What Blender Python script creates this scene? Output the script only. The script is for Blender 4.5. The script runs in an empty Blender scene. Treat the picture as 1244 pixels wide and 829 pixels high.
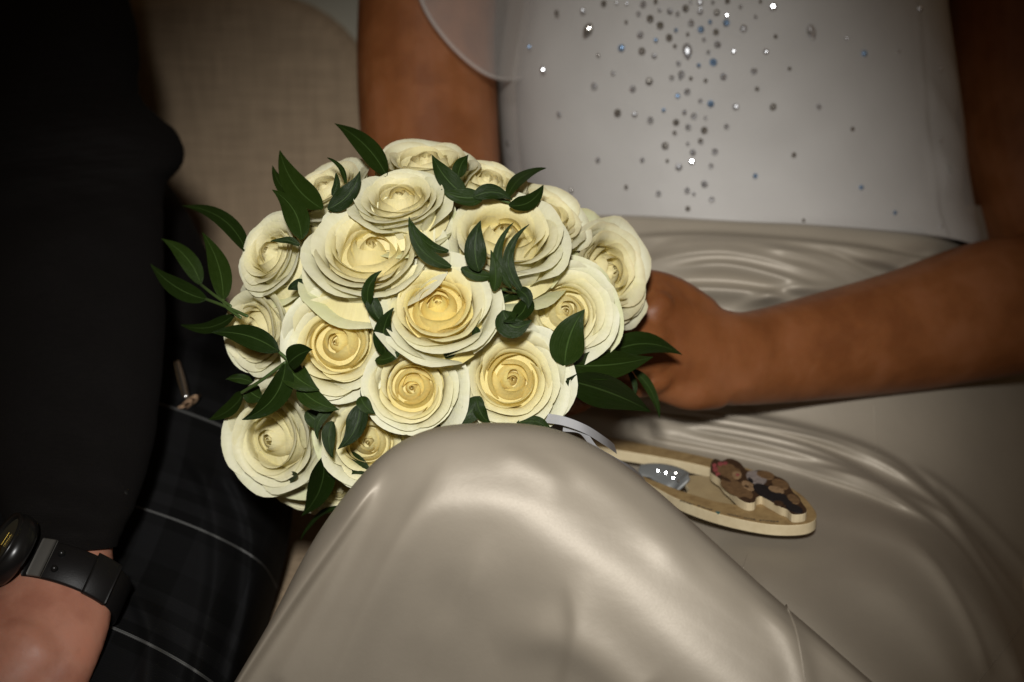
import bpy, math, random
import numpy as np
from mathutils import Matrix, Vector, noise
from mathutils.bvhtree import BVHTree

# ------------------------------------------------------------------ camera
SC = bpy.context.scene
COL = SC.collection
W0, H0 = 1244.0, 829.0
LENS = 80.0
K = 36.0 / LENS
PITCH = math.radians(20)
CAM = np.array([0.0, -1.2, 1.15])
RT = np.array([1.0, 0, 0])
FW = np.array([0, math.cos(PITCH), -math.sin(PITCH)])
UP = np.array([0, math.sin(PITCH), math.cos(PITCH)])

cd = bpy.data.cameras.new('camera')
cd.lens = LENS; cd.sensor_width = 36; cd.sensor_fit = 'HORIZONTAL'
cd.clip_start = 0.05; cd.clip_end = 50
cd.dof.use_dof = True; cd.dof.focus_distance = 1.19; cd.dof.aperture_fstop = 7.1
cam = bpy.data.objects.new('camera', cd); COL.objects.link(cam)
cam.location = CAM; cam.rotation_euler = (math.pi / 2 - PITCH, 0, 0)
SC.camera = cam

# ------------------------------------------------------------------ light
wd = bpy.data.worlds.new('World'); SC.world = wd; wd.use_nodes = True
bg = wd.node_tree.nodes['Background']
bg.inputs[0].default_value = (1.0, 0.66, 0.36, 1); bg.inputs[1].default_value = 0.062


def aim(loc, target):
    d = Vector(target) - Vector(loc)
    return d.to_track_quat('-Z', 'Y').to_euler()


def P(px, py, d):
    px = np.asarray(px, float); py = np.asarray(py, float); d = np.asarray(d, float)
    a = (px - W0 / 2) / W0 * K; b = (H0 / 2 - py) / W0 * K
    return CAM + d[..., None] * (FW + a[..., None] * RT + b[..., None] * UP)


def ray(px, py):
    v = FW + (px - W0 / 2) / W0 * K * RT + (H0 / 2 - py) / W0 * K * UP
    return v / np.linalg.norm(v)


def onz(px, py, z):
    v = ray(px, py)
    return CAM + v * ((z - CAM[2]) / v[2])


# the flash, set back behind the camera; its narrow soft-edged beam makes the vignette
fl = bpy.data.lights.new('camera_flash', 'SPOT')
fl.energy = 172; fl.color = (1.0, 0.985, 0.955); fl.spot_size = math.radians(22.8); fl.spot_blend = 1.0
fl.shadow_soft_size = 0.065
flo = bpy.data.objects.new('camera_flash', fl); COL.objects.link(flo)
flo.location = CAM - 0.6 * FW + 0.29 * UP - 0.05 * RT
flo.rotation_euler = aim(flo.location, P(585, 450, 1.25))

vs = SC.view_settings
vs.view_transform = 'Standard'; vs.look = 'None'; vs.exposure = 0.0; vs.gamma = 1.0
SC.cycles.max_bounces = 12; SC.cycles.diffuse_bounces = 8; SC.cycles.transparent_max_bounces = 12
SC.cycles.sample_clamp_indirect = 4.0


# ------------------------------------------------------------------ materials
def mat(name, col=(.5, .5, .5), rough=.5, spec=.5, metal=0, **kw):
    m = bpy.data.materials.new(name); m.use_nodes = True
    b = m.node_tree.nodes['Principled BSDF']
    b.inputs['Base Color'].default_value = (*col, 1)
    b.inputs['Roughness'].default_value = rough
    b.inputs['Specular IOR Level'].default_value = spec
    b.inputs['Metallic'].default_value = metal
    for k, v in kw.items():
        b.inputs[k.replace('_', ' ')].default_value = v
    return m


def N(m, t, **props):
    n = m.node_tree.nodes.new(t)
    for k, v in props.items():
        setattr(n, k, v)
    return n


def L(m, a, b):
    m.node_tree.links.new(a, b)


def bsdf(m):
    return m.node_tree.nodes['Principled BSDF']


def coord(m, kind='Object', scale=(1, 1, 1), rot=(0, 0, 0)):
    t = N(m, 'ShaderNodeTexCoord'); mp = N(m, 'ShaderNodeMapping')
    mp.inputs['Scale'].default_value = scale; mp.inputs['Rotation'].default_value = rot
    L(m, t.outputs[kind], mp.inputs[0]); return mp.outputs[0]


def noise_tex(m, vec, scale, detail=4, rough=.55):
    n = N(m, 'ShaderNodeTexNoise'); n.inputs['Scale'].default_value = scale
    n.inputs['Detail'].default_value = detail; n.inputs['Roughness'].default_value = rough
    L(m, vec, n.inputs['Vector']); return n.outputs['Fac']


def ramp(m, fac, stops):
    r = N(m, 'ShaderNodeValToRGB'); e = r.color_ramp.elements
    while len(e) < len(stops): e.new(0.5)
    for i, (p, c) in enumerate(stops):
        e[i].position = p; e[i].color = (*c, 1)
    L(m, fac, r.inputs[0]); return r.outputs[0]


def bump(m, h, strength, dist, prev=None):
    b = N(m, 'ShaderNodeBump'); b.inputs['Strength'].default_value = strength
    b.inputs['Distance'].default_value = dist
    L(m, h, b.inputs['Height'])
    if prev: L(m, prev, b.inputs['Normal'])
    L(m, b.outputs[0], bsdf(m).inputs['Normal']); return b.outputs[0]


def mathn(m, op, a, b=None, c=None):
    n = N(m, 'ShaderNodeMath', operation=op)
    for i, x in enumerate((a, b, c)):
        if x is None: continue
        if isinstance(x, (int, float)): n.inputs[i].default_value = x
        else: L(m, x, n.inputs[i])
    return n.outputs[0]


def mixc(m, fac, a, b, blend='MIX'):
    n = N(m, 'ShaderNodeMix', data_type='RGBA', blend_type=blend)
    for i, x in ((0, fac), (6, a), (7, b)):
        if isinstance(x, (int, float)): n.inputs[i].default_value = x
        elif isinstance(x, tuple): n.inputs[i].default_value = (*x, 1)
        else: L(m, x, n.inputs[i])
    return n.outputs[2]


def satin(name, col, metal, rough):
    m = mat(name, col, rough, .5, metal)
    v = coord(m, 'UV', (1, 1, 1))
    n1 = noise_tex(m, v, 900, 2)           # thread grain
    n2 = noise_tex(m, v, 26, 4)            # soft unevenness of the cloth
    L(m, ramp(m, n2, [(.3, tuple(c * .93 for c in col)), (.7, col)]), bsdf(m).inputs['Base Color'])
    b = bump(m, n1, .10, .0004); bump(m, n2, .25, .0022, b)
    L(m, mathn(m, 'MULTIPLY_ADD', n1, .10, rough - .05), bsdf(m).inputs['Roughness'])
    return m


M = {}
M['satin'] = satin('ivory_satin', (.318, .276, .216), .19, .52)
M['bodice'] = satin('ivory_bodice_satin', (.385, .372, .352), .10, .58)  # cooler than the skirt: the cast of the light is put into the colour

# sheer net
m = mat('sheer_tulle', (.62, .58, .54), .6, .3)
nt = m.node_tree; tr = N(m, 'ShaderNodeBsdfTransparent'); mx = N(m, 'ShaderNodeMixShader')
lw = N(m, 'ShaderNodeLayerWeight'); lw.inputs[0].default_value = .35
f = mathn(m, 'MULTIPLY_ADD', lw.outputs['Facing'], .45, .17)
L(m, f, mx.inputs[0]); L(m, tr.outputs[0], mx.inputs[1]); L(m, bsdf(m).outputs[0], mx.inputs[2])
L(m, mx.outputs[0], nt.nodes['Material Output'].inputs[0]); M['tulle'] = m


def skin(name, base, dark, red):
    m = mat(name, base, .48, .35)
    v = coord(m, 'Object')
    n1 = noise_tex(m, v, 28, 5); n2 = noise_tex(m, v, 260, 3); n3 = noise_tex(m, v, 1500, 2)
    c = ramp(m, n1, [(.36, dark), (.5, base), (.64, red)])
    fr = ramp(m, n2, [(.0, (.72, .66, .6)), (.36, (1, 1, 1))])
    L(m, mixc(m, .6, c, fr, 'MULTIPLY'), bsdf(m).inputs['Base Color'])
    b = bsdf(m); b.inputs['Subsurface Weight'].default_value = .25
    b.inputs['Subsurface Radius'].default_value = (.008, .003, .0015); b.inputs['Subsurface Scale'].default_value = .6
    bb = bump(m, n3, .10, .0005); bump(m, n2, .12, .0012, bb)
    L(m, mathn(m, 'MULTIPLY_ADD', n2, .25, .36), b.inputs['Roughness'])
    return m


M['tan_skin'] = skin('tanned_skin', (.195, .068, .021), (.155, .051, .0145), (.225, .084, .032))
M['fair_skin'] = skin('fair_skin', (.42, .19, .125), (.34, .14, .09), (.45, .185, .12))


def petal_mat():
    m = mat('rose_petal', (.8, .74, .55), .5, .28)
    at = N(m, 'ShaderNodeVertexColor', layer_name='pigment')
    uv = coord(m, 'UV', (1, 1, 1))
    st = coord(m, 'UV', (26, 2.2, 1))
    veins = noise_tex(m, st, 1.0, 4)
    blot = noise_tex(m, coord(m, 'UV', (3, 3, 1)), 1.6, 5)
    c = mixc(m, .5, at.outputs[0], ramp(m, veins, [(.3, (.90, .88, .80)), (.65, (1, 1, 1))]), 'MULTIPLY')
    c = mixc(m, .5, c, ramp(m, blot, [(.28, (.94, .96, .82)), (.55, (1, 1, 1))]), 'MULTIPLY')
    b = bsdf(m); L(m, c, b.inputs['Base Color'])
    bb = bump(m, veins, .14, .0010); bump(m, blot, .25, .003, bb)
    tl = N(m, 'ShaderNodeBsdfTranslucent'); mx = N(m, 'ShaderNodeMixShader'); mx.inputs[0].default_value = .24
    L(m, mixc(m, 1.0, c, (1.0, .95, .70), 'MULTIPLY'), tl.inputs[0])
    L(m, b.outputs[0], mx.inputs[1]); L(m, tl.outputs[0], mx.inputs[2])
    L(m, mx.outputs[0], m.node_tree.nodes['Material Output'].inputs[0])
    return m


M['petal'] = petal_mat()


def leaf_mat(name, a, b_):
    m = mat(name, a, .45, .22)
    oi = N(m, 'ShaderNodeObjectInfo')
    st = coord(m, 'UV', (30, 1.5, 1)); vein = noise_tex(m, st, 1.0, 3)
    bl = noise_tex(m, coord(m, 'UV', (3, 5, 1)), 2, 4)
    c0 = mixc(m, oi.outputs['Random'], a, b_)
    c = mixc(m, .55, c0, ramp(m, vein, [(.35, (.72, .78, .6)), (.65, (1.15, 1.1, 1.1))]), 'MULTIPLY')
    c = mixc(m, .4, c, ramp(m, bl, [(.3, (.7, .75, .5)), (.7, (1.2, 1.15, 1))]), 'MULTIPLY')
    sx = N(m, 'ShaderNodeSeparateXYZ'); L(m, coord(m, 'UV'), sx.inputs[0])
    rib = mathn(m, 'LESS_THAN', mathn(m, 'ABSOLUTE', mathn(m, 'SUBTRACT', sx.outputs[0], .5)), .022)
    c = mixc(m, mathn(m, 'MULTIPLY', rib, .45), c, (.07, .12, .03))
    L(m, c, bsdf(m).inputs['Base Color'])
    bump(m, vein, .5, .0010)
    L(m, mathn(m, 'MULTIPLY_ADD', bl, .3, .30), bsdf(m).inputs['Roughness'])
    return m


M['leaf'] = leaf_mat('ruscus_leaf', (.009, .020, .0028), (.017, .034, .0042))
M['stem'] = mat('green_stem', (.05, .085, .02), .5)
M['foam'] = mat('dark_foliage_core', (.012, .025, .008), .8)


def fabric(name, a, b_, sc, warp=1.0):
    m = mat(name, a, .85, .15)
    v = coord(m, 'Object')
    w1 = N(m, 'ShaderNodeTexNoise'); w1.inputs['Scale'].default_value = 1; w1.inputs['Detail'].default_value = 3
    L(m, coord(m, 'Object', (sc * .12, sc, sc * 2)), w1.inputs['Vector'])
    w2 = N(m, 'ShaderNodeTexNoise'); w2.inputs['Scale'].default_value = 1; w2.inputs['Detail'].default_value = 3
    L(m, coord(m, 'Object', (sc * 2, sc, sc * .12)), w2.inputs['Vector'])
    f = mathn(m, 'ADD', mathn(m, 'MULTIPLY', w1.outputs['Fac'], .5), mathn(m, 'MULTIPLY', w2.outputs['Fac'], .5))
    L(m, ramp(m, f, [(.38, b_), (.62, a)]), bsdf(m).inputs['Base Color'])
    bump(m, f, .5, .0015)
    return m


M['linen'] = fabric('beige_linen', (.37, .275, .18), (.27, .20, .13), 190)
M['jacket'] = fabric('black_wool', (.0050, .0040, .0036), (.003, .0024, .0022), 900)
M['cream_paint'] = mat('cream_painted_wood', (.36, .34, .27), .5)
M['wall'] = fabric('pale_wall_paint', (.6, .58, .5), (.57, .55, .47), 20)
M['black_leather'] = mat('black_leather', (.006, .0055, .0055), .45, .25)
m = M['black_leather']; bump(m, noise_tex(m, coord(m, 'Object'), 1600, 3), .3, .0004)
M['black_steel'] = mat('black_steel', (.02, .02, .02), .28, .6, .6)
M['brushed'] = mat('grey_steel', (.16, .155, .14), .38, .5, 1)
M['pewter'] = mat('grey_pewter', (.20, .205, .20), .5, .5, .3)
M['plate'] = mat('worn_grey_metal', (.10, .095, .085), .55, .4, .3)
M['steel'] = mat('polished_steel', (.75, .74, .72), .16, .5, 1)
M['bronze'] = mat('dull_bronze', (.20, .13, .08), .38, .5, 1)
M['dial'] = mat('olive_dial', (.045, .042, .028), .4)
M['gold'] = mat('gold_hand', (.55, .38, .08), .3, .5, 1)
M['silver'] = mat('silver', (.85, .85, .86), .12, .5, 1)
M['crystal'] = mat('cut_crystal', (.78, .80, .84), .23, .9, .88)
M['crystal_blue'] = mat('cut_crystal_iridescent', (.40, .62, .95), .23, .9, .88)
M['crystal_dark'] = mat('cut_crystal_dark', (.36, .34, .31), .20, .9, .8)
M['pearl'] = mat('pearl_bead', (.72, .68, .64), .25, .6)
M['ribbon'] = satin('white_ribbon', (.38, .38, .39), .0, .7)


def tartan():
    m = mat('charcoal_tartan', (.02, .02, .02), .85, .12)
    v = coord(m, 'UV')
    sx = N(m, 'ShaderNodeSeparateXYZ'); L(m, v, sx.inputs[0])

    def stripes(o, period, off):
        f = mathn(m, 'FRACT', mathn(m, 'ADD', mathn(m, 'DIVIDE', o, period), off))
        return ramp(m, f, [(0, (.0065, .0065, .007)), (.10, (.0065, .0065, .007)), (.11, (.003, .003, .003)), (.30, (.003, .003, .003)),
                           (.31, (.009, .009, .0095)), (.40, (.009, .009, .0095)), (.41, (.004, .004, .004)), (.49, (.004, .004, .004)),
                           (.50, (.011, .011, .0115)), (.60, (.011, .011, .0115)), (.61, (.003, .003, .003)), (.8, (.003, .003, .003)),
                           (.81, (.0075, .0075, .008)), (1, (.0075, .0075, .008))]), f
    for n in ():
        pass
    a, fa = stripes(sx.outputs[0], .104, .12); b, fb = stripes(sx.outputs[1], .104, .0)
    c = mixc(m, .5, a, b)
    tw = N(m, 'ShaderNodeTexWave', wave_type='BANDS', bands_direction='DIAGONAL'); tw.inputs['Scale'].default_value = 420
    L(m, v, tw.inputs[0])
    c = mixc(m, .6, c, ramp(m, tw.outputs['Fac'], [(.2, (.55, .55, .55)), (.8, (1.3, 1.3, 1.3))]), 'MULTIPLY')
    # thin white over-check across the cloth
    d = mathn(m, 'ABSOLUTE', mathn(m, 'SUBTRACT', mathn(m, 'FRACT', mathn(m, 'DIVIDE', sx.outputs[1], .104)), .70))
    w = mathn(m, 'LESS_THAN', d, .011)
    c = mixc(m, mathn(m, 'MULTIPLY', w, mathn(m, 'MULTIPLY_ADD', tw.outputs['Fac'], .6, .4)), c, (.13, .13, .125))
    L(m, c, bsdf(m).inputs['Base Color'])
    bump(m, tw.outputs['Fac'], .4, .0006)
    return m


M['tartan'] = tartan()


def speckle(name, a, b_, sc):
    m = mat(name, a, .6, .3); n = noise_tex(m, coord(m, 'Object'), sc, 6, .65)
    L(m, ramp(m, n, [(.35, b_), (.6, a)]), bsdf(m).inputs['Base Color']); bump(m, n, .15, .0004); return m


M['kraft'] = speckle('tan_printed_wood', (.31, .21, .092), (.22, .14, .058), 160)
M['kraft_floor'] = speckle('plain_tan_wood', (.37, .28, .15), (.33, .245, .13), 90)
M['cream_edge'] = speckle('cream_wood_edge', (.54, .45, .285), (.48, .39, .24), 120)
M['ink'] = mat('dark_ink', (.05, .04, .03), .6)
M['teal'] = mat('teal_ink', (.04, .12, .11), .6)
for nm, c in dict(bear=(.17, .098, .045), bear_dark=(.055, .028, .013), bear_light=(.30, .19, .10), pink=(.30, .07, .07), cloth=(.26, .22, .20),
                  suit=(.012, .011, .012), tan=(.33, .22, .12)).items():
    M[nm] = speckle('paint_' + nm, c, tuple(x * .62 for x in c), 420)


# ------------------------------------------------------------------ object helpers
def newmesh(name, v, f, m, uv=None, smooth=True):
    me = bpy.data.meshes.new(name)
    me.from_pydata([tuple(x) for x in v], [], [tuple(x) for x in f])
    ms = m if isinstance(m, (list, tuple)) else [m]
    for x in ms: me.materials.append(x)
    if smooth: me.polygons.foreach_set('use_smooth', [True] * len(me.polygons))
    if uv is not None:
        l = me.uv_layers.new(name='UVMap'); idx = np.empty(len(me.loops), int)
        me.loops.foreach_get('vertex_index', idx)
        l.data.foreach_set('uv', np.asarray(uv, float)[idx].ravel())
    me.update()
    return me


def link(name, me, parent=None):
    o = bpy.data.objects.new(name, me); COL.objects.link(o)
    if parent is not None: attach(o, parent)
    return o


def attach(o, parent):
    o.parent = parent
    r = parent
    # children are authored in world space: undo every ancestor's own transform
    mw = Matrix.Identity(4); chain = []
    while r is not None: chain.append(r); r = r.parent
    for c in reversed(chain): mw = mw @ c.matrix_parent_inverse @ c.matrix_basis
    o.matrix_parent_inverse = mw.inverted()


def thing(name, loc, label, cat, group=None):
    o = bpy.data.objects.new(name, None); COL.objects.link(o); o.location = tuple(loc); o.empty_display_size = .03
    o['label'] = label; o['category'] = cat
    if group: o['group'] = group
    return o


def grid_faces(nr, nc, wrap=False, off=0):
    f = []
    for i in range(nr - 1):
        for j in range(nc if wrap else nc - 1):
            k = (j + 1) % nc
            f.append((off + i * nc + j, off + i * nc + k, off + (i + 1) * nc + k, off + (i + 1) * nc + j))
    return f


def cr(pts, n):
    """Catmull-Rom through the rows of pts, n samples"""
    p = np.asarray(pts, float); m_ = len(p)
    if m_ == 2:
        t = np.linspace(0, 1, n).reshape([-1] + [1] * (p.ndim - 1)); return p[0] * (1 - t) + p[1] * t
    q = np.concatenate([[2 * p[0] - p[1]], p, [2 * p[-1] - p[-2]]])
    t = np.linspace(0, m_ - 1, n); i = np.minimum(t.astype(int), m_ - 2); u = (t - i).reshape([-1] + [1] * (p.ndim - 1))
    a, b, c, d = q[i], q[i + 1], q[i + 2], q[i + 3]
    return .5 * (2 * b + (c - a) * u + (2 * a - 5 * b + 4 * c - d) * u ** 2 + (3 * b - a - 3 * c + d) * u ** 3)


def tensor(ctrl, nr, nc):
    a = cr(ctrl, nr)
    return np.swapaxes(cr(np.swapaxes(a, 0, 1), nc), 0, 1)


def wob(x, y, sc, seed, oct_=3):
    r = np.random.RandomState(seed); o = np.zeros_like(x); a = 1.0; f = sc
    for _ in range(oct_):
        for _ in range(4):
            th = r.rand() * 6.283; ph = r.rand() * 6.283
            o += a * np.sin((x * math.cos(th) + y * math.sin(th)) * f + ph) / 4
        a *= .5; f *= 2.1
    return o


def pdist(x, y, poly):
    """signed distance to a polyline (positive on its right-hand side in image space), and the fraction along it"""
    pl = cr(poly, 40); seg = np.linalg.norm(np.diff(pl, axis=0), axis=1); cum = np.concatenate([[0], np.cumsum(seg)])
    best = np.full(x.shape, 1e9); sd = np.zeros(x.shape); fr = np.zeros(x.shape)
    for k in range(len(pl) - 1):
        a, b = pl[k], pl[k + 1]; d = b - a; l2 = d @ d
        t = np.clip(((x - a[0]) * d[0] + (y - a[1]) * d[1]) / l2, 0, 1)
        ex = x - a[0] - t * d[0]; ey = y - a[1] - t * d[1]; q = np.hypot(ex, ey)
        s = np.sign(d[0] * ey - d[1] * ex); u = q < best
        best = np.where(u, q, best); sd = np.where(u, q * s, sd); fr = np.where(u, (cum[k] + t * seg[k]) / cum[-1], fr)
    return sd, fr


def fold(x, y, poly, w1, w2, amp, e0=.15, e1=.15):
    """a fold: rises over w1 px on the left of the line, falls over w2 px on the right of it"""
    s, f = pdist(x, y, poly)
    g = np.where(s < 0, np.exp(-(s / w1) ** 2), np.exp(-(s / w2) ** 2))
    win = np.ones_like(f)
    if e0: win = win * np.clip(f / e0, 0, 1) ** 1.0
    if e1: win = win * np.clip((1 - f) / e1, 0, 1)
    win = win * win * (3 - 2 * win)
    return amp * g * win


def surface(name, ctrl, nr, nc, folds, m, parent=None, extra=None):
    g = tensor(np.asarray(ctrl, float), nr, nc)
    x, y, d = g[..., 0], g[..., 1], g[..., 2].copy()
    for fo in folds: d = d - fold(x, y, *fo)
    if extra is not None: d = d + extra(x, y)
    v = P(x, y, d).reshape(-1, 3)
    uv = np.stack([v[:, 0] * 1.0, v[:, 1] * .7 + v[:, 2] * .9], 1)
    return v, grid_faces(nr, nc), uv


def sweep(pts, ra, rb, hint, n=40, seg=24, cap0=True, cap1=True):
    """elliptical tube through world points; returns verts, faces (closed, rounded ends)"""
    c = cr(np.asarray(pts, float), n); a = cr(np.asarray(ra, float)[:, None], n)[:, 0]; b = cr(np.asarray(rb, float)[:, None], n)[:, 0]
    T = np.gradient(c, axis=0); T /= np.linalg.norm(T, axis=1)[:, None]
    h = np.asarray(hint, float)
    if h.ndim == 1: h = np.tile(h, (n, 1))
    else: h = cr(h, n)
    A = h - (h * T).sum(1)[:, None] * T; A /= np.linalg.norm(A, axis=1)[:, None]; B = np.cross(T, A)
    rows = []
    def ring(p, A_, B_, a_, b_):
        th = np.arange(seg) / seg * 2 * math.pi
        return p + np.cos(th)[:, None] * A_ * a_ + np.sin(th)[:, None] * B_ * b_
    def rnd(i, sg):
        out = []
        for q in (75, 55, 35, 17):
            r = math.radians(q); m_ = min(a[i], b[i])
            out.append(ring(c[i] + sg * T[i] * m_ * math.sin(r), A[i], B[i], a[i] * math.cos(r), b[i] * math.cos(r)))
        return out
    if cap0: rows += rnd(0, -1)
    for i in range(n): rows.append(ring(c[i], A[i], B[i], a[i], b[i]))
    if cap1: rows += rnd(n - 1, 1)[::-1]
    nr = len(rows); v = np.concatenate(rows); f = grid_faces(nr, seg, True)
    if cap0: f.append(tuple(range(seg))[::-1])
    if cap1: f.append(tuple((nr - 1) * seg + k for k in range(seg)))
    return v, f


def join(parts):
    V = []; F = []; o = 0
    for v, f in parts:
        V.append(v); F += [tuple(i + o for i in q) for q in f]; o += len(v)
    return np.concatenate(V), F


def remeshed(name, parts, voxel, smooth, m):
    v, f = join(parts); me = newmesh(name + '_raw', v, f, m)
    o = bpy.data.objects.new('tmp', me); COL.objects.link(o)
    md = o.modifiers.new('r', 'REMESH'); md.mode = 'VOXEL'; md.voxel_size = voxel; md.use_smooth_shade = True
    ms = o.modifiers.new('s', 'SMOOTH'); ms.iterations = smooth; ms.factor = .5
    dg = bpy.context.evaluated_depsgraph_get(); dg.update()
    out = bpy.data.meshes.new_from_object(o.evaluated_get(dg))
    bpy.data.objects.remove(o); bpy.data.meshes.remove(me)
    out.name = name; out.materials.clear(); out.materials.append(m)
    out.polygons.foreach_set('use_smooth', [True] * len(out.polygons))
    return out


def S(px, d):  # pixels to metres at a depth
    return px * K / W0 * d


# ------------------------------------------------------------------ setting: wall, settee
def slab(cx, cy, cz, sx, sy, sz, r, name, m, parent, bulge=0.0, n=10):
    """a cushion: rounded box with softly bulging faces"""
    v = []; f = []
    def face(ax, sg, off):
        u = np.linspace(-1, 1, n); U, V_ = np.meshgrid(u, u, indexing='ij'); q = np.zeros((n, n, 3)); o = [0, 1, 2]; o.remove(ax)
        q[..., ax] = sg; q[..., o[0]] = U; q[..., o[1]] = V_ * (sg if ax != 1 else -sg); return q.reshape(-1, 3)
    half = np.array([sx, sy, sz]) / 2
    off = 0
    for ax in range(3):
        for sg in (-1, 1):
            q = face(ax, sg, 0); p = q * half; inner = np.clip(p, -(half - r), half - r); dd = p - inner
            l = np.linalg.norm(dd, axis=1); dd = dd / np.maximum(l, 1e-9)[:, None]; w = np.where(l > 0, r, 0)
            p2 = inner + dd * w[:, None]
            o = [0, 1, 2]; o.remove(ax)
            p2[:, ax] += sg * bulge * (1 - q[:, o[0]] ** 2) * (1 - q[:, o[1]] ** 2)
            v.append(p2 + np.array([cx, cy, cz])); f += grid_faces(n, n, False, off); off += n * n
    v = np.concatenate(v)
    me = newmesh(name, v, f, m); o = link(name, me, parent)
    return o


wall = link('wall', newmesh('wall', [(-3, 1.15, 0), (3, 1.15, 0), (3, 1.15, 2.4), (-3, 1.15, 2.4)], [(0, 1, 2, 3)], M['wall'], smooth=False)); wall['kind'] = 'structure'
floor = link('floor', newmesh('floor', [(-3, -2.5, 0), (3, -2.5, 0), (3, 1.15, 0), (-3, 1.15, 0)], [(0, 1, 2, 3)], M['linen'], smooth=False)); floor['kind'] = 'structure'

settee = thing('settee', (0, .3, 0), 'settee upholstered in beige linen behind the seated couple', 'sofa')
# backrest: panel with a rounded far corner, and a pale painted frame standing behind its edge
bc = P(395, 45, 1.86)


def rounded_panel(name, x0, x1, z0, z1, rad, y, th, m, parent, puff):
    n = 10; out = []
    for (cx, cz, a0) in ((x1 - rad, z1 - rad, 0), (x0 + rad, z1 - rad, 90), (x0 + .02, z0 + .02, 180), (x1 - .02, z0 + .02, 270)):
        rr = rad if a0 in (0, 90) else .02
        for k in range(n + 1):
            a = math.radians(a0 + 90 * k / n); out.append((cx + rr * math.cos(a), cz + rr * math.sin(a)))
    out = np.array(out); c = out.mean(0); rows = []
    for s, dy in ((1.0, th), (1.0, 0.012), (.992, .003), (.975, -.002), (.93, -.3 * puff), (.8, -.65 * puff), (.5, -puff), (.2, -puff), (.01, -puff)):
        q = c + (out - c) * s; rows.append(np.stack([q[:, 0], np.full(len(q), y + dy), q[:, 1]], 1))
    v = np.concatenate(rows); f = grid_faces(len(rows), len(out), True)
    return link(name, newmesh(name, v, f, m), parent)


xr = bc[0] + .045; zt = bc[2] + .035
rounded_panel('backrest', xr - 1.15, xr, .42, zt, .10, bc[1], .06, M['linen'], settee, .012)
rounded_panel('back_frame', xr - 1.20, xr + .055, .40, zt + .055, .14, bc[1] + .012, .05, M['cream_paint'], settee, .004)
rounded_panel('backrest', xr + .07, xr + .9, .42, zt + .02, .10, bc[1] + .01, .06, M['linen'], settee, .012)
slab(0, .17, .43, 1.5, .62, .12, .04, 'seat_cushion', M['linen'], settee, .01)
slab(0, .17, .325, 1.52, .60, .09, .01, 'seat_rail', M['cream_paint'], settee)
for sx in (-.7, .7):
    for sy in (-.09, .42):
        v, f = sweep([(sx, sy, 0.0), (sx, sy, .15), (sx, sy, .285)], [.014, .018, .026], [.014, .018, .026], (1, 0, 0), 12, 12, False, False)
        link('leg', newmesh('leg', v, f, M['cream_paint']), settee)

# ------------------------------------------------------------------ the bride
bride = thing('person', P(1000, 600, 1.45) * np.array([1, 1, 0]) + np.array([0, 0, .0]),
              'seated person in ivory satin gown with crystal studded bodice holding the rose bouquet', 'person')


def pts(*a):
    return [P(x, y, d) for x, y, d in a]


body = []
# torso up to the neck, hidden under the gown
body.append(sweep([P(900, 520, 1.60), P(895, 400, 1.60), P(892, 250, 1.60), P(885, 60, 1.60), P(885, -120, 1.62), P(885, -260, 1.64)],
                  [.165, .15, .125, .12, .125, .13], [.10, .09, .075, .075, .08, .07], RT, 40, 28))
# her right arm: upper arm, elbow behind the bouquet, forearm, hand under the flowers
body.append(sweep(pts((700, -280, 1.63), (590, -230, 1.60), (535, -120, 1.57), (519, 20, 1.55), (520, 130, 1.53), (528, 230, 1.51), (545, 330, 1.485), (590, 405, 1.44), (650, 450, 1.41), (690, 470, 1.385)),
                  [.045, .05, .05, .0475, .047, .045, .042, .038, .031, .024], [.045, .05, .05, .047, .045, .043, .041, .036, .026, .018], RT, 70, 26))
# her left arm
body.append(sweep(pts((1060, -280, 1.66), (1180, -230, 1.64), (1232, -100, 1.62), (1236, 60, 1.61), (1252, 190, 1.59), (1292, 310, 1.565), (1300, 360, 1.54)),
                  [.045, .05, .05, .050, .048, .047, .044], [.045, .05, .05, .048, .047, .045, .043], RT, 60, 26))
body.append(sweep(pts((1300, 350, 1.55), (1255, 366, 1.525), (1190, 379, 1.495), (1100, 402, 1.455), (1000, 421, 1.415), (930, 433, 1.388), (893, 436, 1.372), (850, 430, 1.358)),
                  [.044, .046, .0455, .0395, .0335, .0295, .0285, .0300], [.042, .044, .043, .036, .029, .023, .020, .018], UP, 60, 26))
# her left hand: palm, thumb, four fingers round the stems
body.append(sweep(pts((885, 436, 1.370), (850, 430, 1.358), (818, 421, 1.348), (790, 408, 1.341), (768, 400, 1.342), (752, 398, 1.348)),
                  [.0280, .0305, .0325, .0335, .0310, .025], [.0190, .0190, .0190, .018, .015, .012], UP, 30, 24))
body.append(sweep(pts((850, 385, 1.362), (815, 362, 1.352), (782, 352, 1.346), (750, 352, 1.346), (722, 360, 1.348)),
                  [.014, .0135, .0125, .0105, .0085], [.013, .0125, .012, .0100, .008], UP, 26, 18))
for yy, dd, ln in ((386, 1.335, 1.0), (411, 1.329, 1.08), (437, 1.330, 1.03), (461, 1.337, .85)):
    body.append(sweep(pts((812, yy + (420 - yy) * .15, 1.343), (786, yy, dd - .004), (786 - 36 * ln, yy + 6, dd - .006), (786 - 64 * ln, yy + 12, dd + .006),
                          (786 - 78 * ln, yy + 16, dd + .024), (786 - 74 * ln, yy + 20, dd + .042)),
                      [.0095, .0105, .0092, .0090, .0084, .0070], [.010, .0105, .0092, .0088, .008, .0065], UP, 30, 16))
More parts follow.
